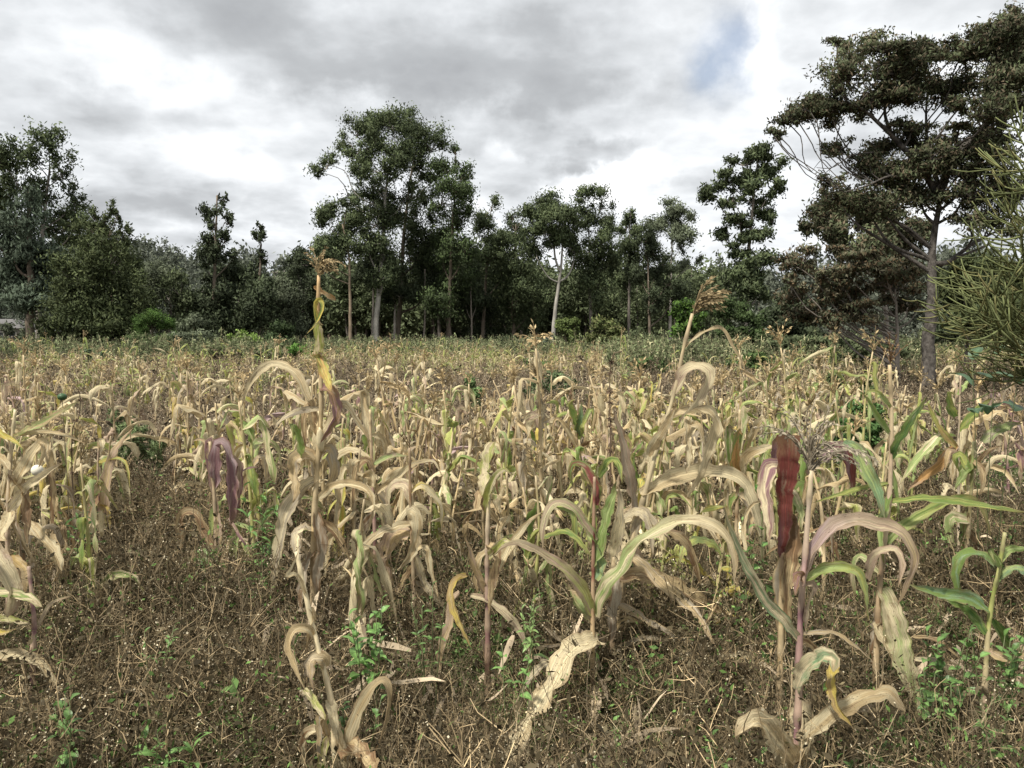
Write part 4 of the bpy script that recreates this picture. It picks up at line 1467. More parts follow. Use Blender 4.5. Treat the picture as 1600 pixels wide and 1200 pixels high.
keepm &= ~((Pm[:, 1] < 15) & (pxm > 705) & (pxm < 770)) & ~((Pm[:, 1] < 17) & (pxm > 805) & (pxm < 912)) & ~((Pm[:, 1] < 30) & (Pm[:, 1] > 20) & (pxm > 985) & (pxm < 1050))
keepm &= rng.random(len(Pm)) < np.clip(.28 + .011 * (Pm[:, 1] - 15), .28, .62)
Pm = Pm[keepm]
do_scatter('far_maize_field', 'distant dry maize filling the far half of the field as one pale band', 'maize field', Pm, far_vars, .6, 1.12, .16)


# ------------------------------------------------------------------ trees
def crown_cards(bag, centres, radii, n, leafL, leafW, cols, seed, droop=.5, hollow=.35, vary=.2):
    """leaf cards in clumps round the centres"""
    r = np.random.default_rng(seed)
    centres, radii = np.asarray(centres), np.asarray(radii)
    wgt = radii[:, 0] * radii[:, 1] + .05
    k = r.choice(len(centres), n, p=wgt / wgt.sum())
    d = rdir(n, r)
    rad = np.minimum(np.abs(r.normal(0, .55, n)) + .3 * r.random(n), 1.3)[:, None]
    c = centres[k] + d * radii[k] * rad
    U = norm(rdir(n, r) + np.array([0, 0, -droop])) * (leafL * r.uniform(.6, 1.3, (n, 1)))
    Wd = norm(np.cross(U, rdir(n, r))) * (leafW * r.uniform(.7, 1.3, (n, 1)))
    cols = np.asarray(cols, float)
    cc = cols[r.integers(len(cols), size=n)] * r.uniform(1 - vary, 1 + vary, (n, 1))
    cl = r.uniform(.7, 1.4, (len(centres), 1))
    gn = np.cross(Wd, U)
    flip = (gn * d).sum(1) < 0
    Wd[flip] *= -1
    bag.cards(c, U, Wd, cc * cl[k])
    gn[flip] *= -1
    N = norm(norm(gn) * .55 + norm(d * np.array([1, 1, .8]) + np.array([0, 0, .25])) * .8)
    return np.repeat(N, 4, axis=0)


def tree(name, label, cat, D, trunk, tw, lobes, barkc, leafc, n=9000, leaf=(.125, .045), sub=7, group='trees behind the field', limbs=True,
         droop=.6, dsp=1.0, subr=.46, extra=None, grow=1.28, airy=False, flat=1.0, seed=None, fill=.9, bark=None, hollow=.35):
    """trunk: [(px,py)...] from the foot up; lobes: (px,py,rx,ry). All measured at distance D."""
    seed = seed or ns()
    r = np.random.default_rng(seed)
    k = D / F
    tp = [at(x, y, D) for x, y in trunk]
    foot = tp[0].copy()
    g = float(hill_z(foot[0], foot[1]))
    if foot[2] > g:
        foot[2] = g
        tp = [foot] + tp
    base = tp[0].copy()
    root = empty(name, base, label, cat, group)
    tp = np.array(tp) - base
    tb = Bag()
    P = catmull(tp, 18)
    P[1:-1] += r.normal(0, tw * k * .05, P[1:-1].shape)
    rr = tw / 2 * k * np.linspace(1.15, .28, 19)
    bc = np.asarray(barkc)
    tb.tube(P, rr, 8, bc)
    cen, rad = [], []
    skel = [(P[i], rr[i]) for i in range(4, 18)]
    if extra:
        for (pts, w0, w1, dd) in [e for e in extra if e[1] > 3.5 or e[1] in (2.6, 3.2)]:
            q = catmull(np.array([at(x, y, D + dd * i / max(1, len(pts) - 1)) for i, (x, y) in enumerate(pts)]) - base, 14)
            skel += [(q[i], (w0 + (w1 - w0) * i / 14) / 2 * k) for i in range(2, 15)]
    SK = np.array([p for p, _ in skel])
    lobes = [(x, y, rx * grow, ry * grow) for (x, y, rx, ry) in lobes]
    if airy:
        lobes = [(x + r.normal(0, 5), y + r.normal(0, 4), rx * r.uniform(.6, .95), ry * r.uniform(.7, 1.3)) for (x, y, rx, ry) in lobes] + \
                [(x + r.normal(0, rx * .45), y + r.normal(0, ry * .5), rx * r.uniform(.3, .6), ry * r.uniform(.4, .9)) for (x, y, rx, ry) in lobes for _ in range(2)]
    for (x, y, rx, ry) in lobes:
        c = at(x, y, D) - base
        R = np.array([rx * k, (rx + ry) / 2 * k * 1.0, ry * k])
        c[1] += r.normal(0, .45) * (rx + ry) * k * .8 * dsp
        m = max(3, int(sub * (rx * ry) ** .5 / 32))
        if limbs:
            # limb leaves the trunk below the lobe
            dv = c - SK
            horiz = np.hypot(dv[:, 0], dv[:, 1])
            cost = np.linalg.norm(dv, axis=1) + 2.5 * np.maximum(.7 * horiz + ry * k * .4 - dv[:, 2], 0)
            i0 = int(np.argmin(cost))
            a, ra = skel[i0]
            L_ = np.linalg.norm(c - a)
            mid = a * .5 + c * .5 + np.array([0, 0, -.10 * L_]) + r.normal(0, .05 * L_, 3)
            mid2 = a * .22 + c * .78 + r.normal(0, .05 * L_, 3)
            lp = catmull([a, mid, mid2, c], 9)
            tb.tube(lp, np.linspace(ra * .6, .010 + .03 * rr[0], 10), 5, bc * .9, cap=False)
        sc = rdir(m, r) * (r.random((m, 1)) ** .5) * .80
        for s_ in sc:
            q = c + s_ * R
            cen.append(q)
            sr = R * subr * r.uniform(.7, 1.25)
            sr[2] *= flat
            rad.append(sr)
            if limbs:
                b0 = c + (q - c) * .05 + np.array([0, 0, -R[2] * .25])
                tb.tube(catmull([b0, (b0 + q) / 2 + r.normal(0, .08, 3) * R, q], 4), np.linspace(.02 + rr[0] * .10, .008 + rr[0] * .03, 5), 3, bc * .8, cap=False)
    if extra:
        for (pts, w0, w1, dd) in extra:
            q = np.array([at(x, y, D + dd * i / max(1, len(pts) - 1)) for i, (x, y) in enumerate(pts)]) - base
            q = catmull(q, 14)
            tb.tube(q, np.linspace(w0, w1, 15) / 2 * k, 7, bc)
    link('trunk', tb.mesh('trunk', bark or M_BARK), root)
    cb = Bag()
    N = crown_cards(cb, cen, rad, int(n * fill * 1.9), leaf[0], leaf[1], leafc, seed + 1, droop, hollow)
    cm = cb.mesh('crown', M_CROWN, smooth=True)
    cm.normals_split_custom_set_from_vertices(N.astype(np.float32))
    o = link('crown', cm, root)
    return root


G_EUC = [(.068, .088, .040), (.085, .105, .052), (.056, .074, .038), (.105, .13, .06)]
G_GREY = [(.105, .122, .075), (.12, .14, .088), (.085, .10, .062)]
G_OLIVE = [(.065, .082, .034), (.08, .096, .040), (.052, .066, .030)]
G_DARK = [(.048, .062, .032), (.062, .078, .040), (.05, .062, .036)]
G_MID = [(.095, .118, .055), (.08, .10, .05), (.115, .135, .072)]
B_WHITE = (.36, .335, .29)
B_GREY = (.24, .21, .18)
B_BROWN = (.15, .12, .09)

tree('eucalyptus_tree', 'tall airy eucalyptus with an open top at the far left of the treeline', 'tree', 58, [(60, 545), (62, 420), (70, 330), (78, 260)], 9,
     [(30, 262, 32, 30), (62, 240, 26, 34), (85, 222, 24, 20), (97, 262, 22, 34), (100, 310, 20, 28), (20, 310, 34, 26), (62, 300, 30, 26), (5, 275, 25, 35), (70, 350, 46, 26), (120, 345, 24, 22), (20, 350, 35, 25)],
     B_GREY, G_EUC, 11000, sub=10, leaf=(.15, .055), hollow=.5)
tree('cypress_tree', 'grey-green cone-shaped tree in front of the airy eucalyptus', 'tree', 50, [(47, 552), (47, 400), (45, 300)], 13,
     [(46, 310, 13, 26), (44, 345, 26, 28), (48, 385, 38, 30), (40, 425, 48, 34), (50, 465, 42, 26), (5, 430, 30, 50), (5, 380, 25, 40), (85, 440, 22, 30)],
     B_BROWN, [(.085, .11, .075), (.10, .13, .085), (.07, .09, .06)], 15000, sub=12, leaf=(.16, .05), droop=1.0)
tree('bushy_tree', 'broad dark olive tree with foliage reaching the ground beside the cone-shaped tree', 'tree', 47, [(122, 556), (128, 500), (135, 420)], 10,
     [(135, 380, 34, 30), (125, 430, 45, 40), (115, 480, 45, 40), (165, 410, 34, 40), (150, 480, 45, 45), (190, 470, 35, 35), (150, 520, 55, 26), (95, 510, 28, 25)],
     B_GREY, G_OLIVE, 17000, sub=12)
tree('slender_tree', 'olive tree with three thin spiky tops above the dark olive one', 'tree', 53, [(178, 550), (176, 460), (172, 360)], 7,
     [(164, 326, 7, 16), (163, 345, 10, 18), (183, 338, 6, 14), (184, 355, 10, 18), (148, 340, 8, 14), (150, 358, 14, 20), (196, 360, 6, 14), (175, 385, 24, 26), (190, 420, 28, 36), (160, 400, 25, 30), (205, 455, 22, 40), (135, 350, 14, 18)], B_BROWN, G_OLIVE, 8000, sub=10)
tree('slender_tree', 'tall slender tree with a sparse pointed top standing alone above the hill', 'tree', 56, [(333, 548), (334, 460), (337, 380), (339, 305)], 7,
     [(339, 308, 6, 16), (336, 335, 13, 18), (352, 345, 9, 18), (322, 345, 10, 16), (326, 372, 16, 18), (349, 375, 14, 18), (335, 400, 24, 20), (318, 390, 10, 12), (362, 400, 10, 14),
      (332, 435, 34, 26), (340, 475, 36, 30), (325, 510, 36, 26)], B_BROWN, G_DARK, 9000, sub=11, hollow=.6, leaf=(.15, .06))
tree('slender_tree', 'small thin tree with a wispy top, right of the tall slender one', 'tree', 56, [(405, 548), (406, 460), (408, 352)], 5,
     [(408, 352, 5, 12), (404, 372, 10, 13), (413, 370, 7, 12), (407, 395, 13, 16), (398, 415, 10, 12), (405, 440, 28, 24), (400, 480, 32, 34)], B_BROWN, G_DARK, 5200, sub=10, hollow=.6, leaf=(.14, .055))
for (lab, D, tr, lob, colr, n) in [
    ('rounded grey-green tree behind the bright green shrub left of the slender tree', 60, (265, 545), [(230, 430, 30, 26), (262, 440, 32, 30), (255, 475, 36, 30), (225, 470, 25, 30)], G_GREY, 7000),
    ('low leafy tree directly beside the tall slender tree, left of its trunk', 57, (292, 548), [(292, 455, 24, 26), (285, 485, 30, 26), (300, 515, 30, 22)], G_MID, 6000),
    ('mid-green tree filling the gap between the two slender trees', 62, (372, 548), [(368, 440, 24, 24), (375, 470, 28, 30), (372, 505, 30, 30)], G_MID, 6500),
    ('soft grey-green tree between the wispy tree and the eucalyptus group', 60, (443, 548), [(430, 460, 26, 22), (452, 475, 28, 28), (440, 505, 36, 26)], G_GREY, 7500),
    ('dark feathery tree just left of the eucalyptus group, against the sky', 66, (470, 548), [(466, 392, 14, 12), (478, 412, 22, 22), (462, 430, 20, 20), (484, 450, 26, 26), (478, 490, 28, 36)], G_DARK, 6500),
    ('dark tree at the foot of the treeline behind the grey-green trees', 64, (315, 548), [(205, 520, 40, 24), (240, 505, 30, 22), (300, 535, 40, 16)], G_DARK, 5000),
    ('wide rounded dark tree at the right foot of the eucalyptus group', 69, (755, 548), [(750, 430, 34, 34), (740, 470, 40, 34), (760, 510, 40, 30)], G_DARK, 7500)]:
    tree('leafy_tree', lab, 'tree', D, [tr, (tr[0] + 2, tr[1] - 60), (tr[0], tr[1] - 95)], 7, lob, B_GREY, colr, n, sub=11, leaf=(.13, .05))

tree('eucalyptus_tree', 'largest eucalyptus with a white trunk, its high rounded crown the top of the treeline', 'tree', 60, [(587, 540), (590, 480), (596, 410), (600, 340), (606, 260)], 9,
     [(590, 182, 28, 18), (560, 210, 26, 24), (538, 215, 17, 20), (585, 225, 32, 28), (615, 200, 28, 26), (512, 258, 22, 19), (497, 268, 12, 10), (600, 268, 34, 26), (565, 262, 22, 24), (575, 300, 34, 24), (552, 330, 28, 20), (590, 345, 36, 28), (612, 318, 30, 26),
      (575, 385, 34, 22), (600, 400, 22, 26), (640, 300, 24, 20), (560, 245, 24, 18), (600, 430, 26, 24), (620, 250, 30, 24)],
     B_WHITE, G_EUC, 21000, sub=9, dsp=.8)
tree('eucalyptus_tree', 'dark-stemmed eucalyptus close behind the largest one, crown full on its right', 'tree', 64, [(620, 540), (626, 470), (630, 380), (640, 290), (650, 230)], 8,
     [(635, 178, 24, 18), (650, 205, 32, 26), (672, 228, 26, 28), (640, 235, 30, 26), (684, 268, 20, 20), (660, 270, 26, 20), (640, 340, 34, 28), (665, 380, 32, 30), (640, 400, 30, 28), (670, 320, 28, 26), (630, 440, 30, 26), (672, 440, 34, 26)],
     B_BROWN, G_EUC, 19000, sub=9, dsp=.8)
tree('eucalyptus_tree', 'eucalyptus forming the pointed right shoulder of the big group', 'tree', 61, [(700, 545), (702, 470), (706, 380), (712, 280)], 7,
     [(711, 235, 14, 18), (722, 258, 18, 22), (700, 272, 22, 24), (732, 275, 12, 16), (716, 305, 30, 26), (690, 315, 26, 26), (722, 340, 24, 24), (700, 360, 30, 30), (690, 405, 30, 28), (725, 395, 26, 30), (700, 440, 38, 28), (735, 320, 14, 20), (690, 480, 34, 24)],
     B_BROWN, [(.075, .105, .04), (.06, .085, .035), (.05, .065, .033)], 14000, sub=9)
tree('eucalyptus_tree', 'thinner eucalyptus with a brown trunk at the left side of the big group', 'tree', 58, [(548, 545), (547, 480), (545, 400), (535, 350)], 6,
     [(505, 335, 22, 22), (528, 352, 24, 20), (502, 368, 20, 22), (535, 385, 28, 20), (515, 400, 22, 20), (545, 318, 16, 14), (500, 395, 15, 18)],
     (.22, .17, .12), G_EUC, 9000, sub=10, hollow=.45)
for (px0, px1, top, w, bc, lab) in [(581, 583, 400, 5, (.30, .26, .22), 'slim grey trunk tree pressed against the white eucalyptus trunk'),
                                    (616, 617, 430, 5, (.33, .29, .25), 'short pale-stemmed tree right of the white eucalyptus trunk'),
                                    (662, 664, 420, 4, (.26, .22, .18), 'thin straight tree under the middle of the big crown'),
                                    (738, 736, 440, 4, (.2, .17, .14), 'thin dark-stemmed tree under the right shoulder of the group')]:
    tree('young_eucalyptus', lab, 'tree', 63, [(px0, 545), (px1, 480), (px1, top)], w,
         [(px1, top, 20, 24), (px1 + 12, top + 28, 20, 20), (px1 - 12, top + 30, 18, 20)], bc, G_DARK, 3600, sub=8)

tree('eucalyptus_tree', 'narrow eucalyptus next to the big group, leafy down to its middle', 'tree', 66, [(752, 548), (758, 460), (764, 350)], 6,
     [(766, 322, 15, 18), (762, 350, 22, 24), (780, 372, 24, 22), (765, 400, 26, 26), (785, 430, 26, 30)], B_BROWN, G_EUC, 8500, sub=9)
tree('eucalyptus_tree', 'dense eucalyptus between the narrow one and the forked white-trunked tree', 'tree', 67, [(803, 548), (803, 460), (806, 350)], 6,
     [(800, 335, 16, 15), (826, 325, 16, 20), (812, 358, 26, 22), (795, 392, 28, 28), (820, 420, 30, 32), (800, 470, 34, 36), (835, 480, 28, 34)], B_BROWN, G_EUC, 11500, sub=9)
tree('eucalyptus_tree', 'eucalyptus whose white trunk forks into two bare limbs below its crown', 'tree', 60, [(862, 545), (867, 490), (873, 440), (877, 412), (880, 350)], 7,
     [(862, 318, 28, 18), (842, 338, 22, 20), (880, 335, 30, 22), (850, 362, 26, 22), (875, 365, 26, 20), (900, 352, 22, 24), (836, 385, 22, 20), (893, 385, 22, 18)],
     B_WHITE, G_EUC, 12000, sub=9, dsp=.7, extra=[([(873, 442), (858, 434), (846, 417), (838, 402)], 2.6, 1.2, -1), ([(874, 440), (886, 432), (895, 414), (900, 385)], 3.2, 1.4, 1), ([(875, 425), (868, 405), (866, 385), (868, 365)], 4, 2, 0)])
tree('eucalyptus_tree', 'rounded eucalyptus right behind the forked white-trunked tree', 'tree', 64, [(925, 548), (922, 460), (920, 360)], 6,
     [(918, 312, 22, 14), (938, 322, 18, 20), (915, 338, 28, 20), (945, 352, 16, 22), (935, 380, 26, 24), (945, 412, 22, 24), (915, 400, 24, 28), (930, 450, 28, 30)], B_GREY, G_EUC, 11000, sub=9)
tree('eucalyptus_tree', 'tall narrow eucalyptus with a pointed top between two rounded crowns', 'tree', 68, [(982, 548), (983, 460), (984, 350)], 5,
     [(984, 335, 11, 13), (980, 352, 16, 14), (990, 366, 16, 16), (978, 385, 20, 20), (992, 410, 18, 20), (978, 435, 22, 22)], B_GREY, G_EUC, 7500, sub=9)
tree('eucalyptus_tree', 'eucalyptus with a domed crown and bare stems showing beneath it', 'tree', 66, [(1046, 548), (1048, 460), (1050, 360)], 5,
     [(1048, 330, 22, 13), (1035, 350, 20, 20), (1062, 348, 20, 20), (1050, 368, 24, 16), (1072, 378, 12, 20), (1066, 410, 16, 14), (1091, 405, 7, 9), (1020, 370, 14, 16)], B_WHITE, G_GREY, 8500, sub=9)
tree('eucalyptus_tree', 'dark eucalyptus leaning in front of the domed one', 'tree', 62, [(1015, 548), (1014, 470), (1012, 400)], 5,
     [(1020, 392, 22, 20), (1005, 375, 16, 20), (1036, 415, 22, 20), (1010, 425, 26, 24), (1050, 440, 22, 22), (1072, 450, 24, 24), (1020, 470, 20, 20)], B_BROWN, G_DARK, 9000, sub=9)
tree('eucalyptus_tree', 'isolated tall eucalyptus against bright sky, between the domed crown and the big spreading tree', 'tree', 48, [(1167, 548), (1168, 460), (1170, 390), (1178, 300), (1184, 250)], 8,
     [(1186, 240, 26, 12), (1160, 258, 24, 15), (1207, 262, 22, 18), (1135, 280, 20, 16), (1110, 300, 17, 16), (1142, 312, 18, 14), (1170, 288, 26, 20), (1205, 300, 16, 18), (1190, 325, 22, 18),
      (1150, 345, 22, 14), (1125, 365, 16, 10), (1178, 365, 26, 16), (1205, 345, 12, 14), (1155, 390, 20, 12), (1180, 415, 30, 20), (1160, 445, 30, 22), (1195, 450, 20, 20)],
     B_GREY, G_EUC, 13500, sub=9, hollow=.45, leaf=(.14, .05), dsp=.7)

# right-hand spreading tree and what stands behind it
CRT = [(.085, .095, .050), (.10, .095, .058), (.072, .084, .046), (.115, .09, .058), (.09, .11, .055)]
top_l = [(1238, 182, 34, 16), (1214, 205, 14, 9), (1262, 160, 34, 18), (1290, 135, 40, 22), (1345, 98, 46, 20), (1355, 72, 34, 12), (1325, 150, 44, 20), (1388, 110, 48, 22), (1440, 82, 46, 16), (1425, 130, 48, 24),
         (1490, 75, 44, 20), (1500, 115, 52, 24), (1545, 60, 46, 22), (1580, 28, 34, 18), (1565, 100, 50, 26), (1600, 70, 45, 30), (1640, 90, 45, 35), (1670, 130, 45, 35), (1640, 170, 50, 28), (1300, 185, 40, 12), (1370, 160, 52, 18), (1540, 150, 55, 22),
         (1590, 150, 40, 24)]
mid_l = [(1415, 205, 46, 14), (1380, 232, 42, 18), (1450, 215, 50, 18), (1505, 200, 54, 20), (1560, 205, 45, 20), (1345, 262, 38, 18), (1400, 270, 52, 20), (1460, 262, 52, 22), (1520, 258, 50, 24),
         (1318, 300, 36, 20), (1370, 312, 46, 20), (1430, 305, 50, 24), (1500, 305, 46, 24), (1545, 300, 40, 24), (1520, 345, 36, 16)]
tree('croton_tree', 'huge spreading flat-topped tree with a lichen-spotted trunk at the right', 'tree', 20,
     [(1446, 628), (1451, 585), (1450, 535), (1456, 490), (1455, 440), (1456, 400), (1461, 360), (1467, 325), (1472, 295)], 21,
     top_l + mid_l, (.085, .076, .066), CRT, 70000, leaf=(.058, .020), sub=12, droop=.35, dsp=1.4, flat=.85, bark=M_BARKF, subr=.5, grow=1.42, airy=True, hollow=.5,
     extra=[([(1462, 300), (1440, 262), (1412, 232), (1390, 208), (1368, 188), (1350, 172), (1325, 160)], 12, 3, -.6),
            ([(1395, 214), (1383, 180), (1385, 145), (1388, 120)], 6, 2, .5),
            ([(1470, 298), (1490, 248), (1530, 206), (1560, 176), (1580, 130), (1600, 95)], 13, 4, .8),
            ([(1470, 300), (1460, 270), (1450, 240), (1447, 180), (1450, 130)], 8, 2, 1.5),
            ([(1458, 412), (1480, 410), (1500, 396), (1525, 378), (1560, 360)], 9, 3, .5),
            ([(1437, 272), (1415, 280), (1390, 275), (1355, 290), (1320, 300)], 5, 1.5, -1.0),
            ([(1372, 238), (1345, 240), (1325, 246), (1300, 262), (1276, 262)], 3, .8, -1.2), ([(1300, 262), (1285, 250), (1268, 268)], 1.5, .6, -.2), ([(1310, 254), (1290, 270), (1278, 285)], 1.5, .5, 0)])
tree('round_tree', 'dark rounded tree behind the spreading tree, with a smooth curved edge', 'tree', 30, [(1383, 560), (1384, 500), (1380, 420)], 11,
     [(1310, 330, 38, 26), (1290, 365, 30, 26), (1345, 335, 40, 30), (1330, 380, 44, 26), (1385, 360, 44, 30), (1420, 375, 40, 26), (1285, 345, 20, 18)],
     B_GREY, CRT, 17000, leaf=(.095, .035), sub=11, group='trees at the right', airy=True)
tree('spreading_tree', 'low tree with layers of reddish-brown and grey-green leaves under the spreading tree', 'tree', 24, [(1402, 575), (1402, 520), (1398, 450)], 8,
     [(1265, 415, 30, 18), (1300, 425, 34, 18), (1255, 450, 24, 22), (1310, 455, 44, 20), (1350, 400, 48, 12), (1360, 430, 44, 20), (1410, 415, 40, 14), (1400, 450, 44, 20), (1350, 480, 50, 18), (1300, 490, 36, 16), (1420, 480, 30, 22)],
     B_GREY, [(.10, .095, .055), (.12, .085, .05), (.085, .10, .055), (.13, .12, .08)], 17000, leaf=(.075, .028), sub=11, flat=.8, group='trees at the right', hollow=.5, airy=True)
for (lab, D, tr, lob, colr, n) in [
    ('dark leafy tree behind the right trunk, filling the space beside the pencil-stemmed bush', 32, (1510, 560), [(1490, 430, 30, 26), (1530, 420, 36, 26), (1515, 465, 44, 28), (1570, 440, 40, 36), (1560, 490, 50, 28), (1495, 500, 30, 22)], G_OLIVE, 11000),
    ('dark tree in shade beneath the low reddish tree', 34, (1240, 560), [(1240, 470, 22, 26), (1225, 500, 26, 22), (1265, 495, 30, 24), (1250, 525, 40, 16)], G_DARK, 7000),
    ('low dark green trees massed beyond the pencil-stemmed bush', 45, (1620, 550), [(1600, 480, 40, 30), (1640, 470, 40, 35), (1480, 520, 40, 16), (1560, 520, 50, 16)], G_DARK, 7000)]:
    tree('leafy_tree', lab, 'tree', D, [tr, (tr[0] + 2, tr[1] - 50), (tr[0], tr[1] - 80)], 8, lob, B_GREY, colr, n, sub=11, leaf=(.12, .045), group='trees at the right')


# ------------------------------------------------------------------ shrubs along the field edge
def shrub(name, label, D, lobes, cols, n, leaf=(.09, .035), group='shrubs at the foot of the trees', droop=-.4, stem=(.16, .13, .09), sub=9):
    k = D / F
    x0 = sum(l[0] for l in lobes) / len(lobes)
    base = at(x0, 600, D)
    base[2] = 0
    root = empty(name, base, label, 'shrub', group)
    r = np.random.default_rng(ns())
    cen, rad, tb = [], [], Bag()
    if D < 20:
        lobes = list(lobes) + [(x, y + ry * q, rx * .9, ry) for (x, y, rx, ry) in lobes for q in (1.3, 2.6) if at(x, y + ry * q, D)[2] > 0]
    for (x, y, rx, ry) in lobes:
        c = at(x, y, D) - base
        c[2] = max(c[2], ry * k * .7)
        R = np.array([rx * k, rx * k, ry * k])
        c[1] += r.normal(0, .3) * rx * k
        tb.tube(catmull([np.array([c[0] * .3, c[1] * .3, 0]), c * np.array([.6, .6, .5]), c], 6), np.linspace(.035, .01, 7), 4, stem, cap=False)
        for s_ in rdir(sub, r) * (r.random((sub, 1)) ** .5) * .75:
            q = c + s_ * R
            q[2] = max(q[2], .05)
            cen.append(q)
            rad.append(R * .42 * r.uniform(.7, 1.2))
            tb.tube([c * np.array([.8, .8, .6]), q], [.012, .005], 3, stem, cap=False)
    link('stems', tb.mesh('stems', M_BARK), root)
    cb = Bag()
    N = crown_cards(cb, cen, rad, int(n * 1.3), leaf[0], leaf[1], cols, ns(), droop, .5)
    cm = cb.mesh('foliage', M_CROWN, smooth=True)
    cm.normals_split_custom_set_from_vertices(N.astype(np.float32))
    link('foliage', cm, root)
    return root


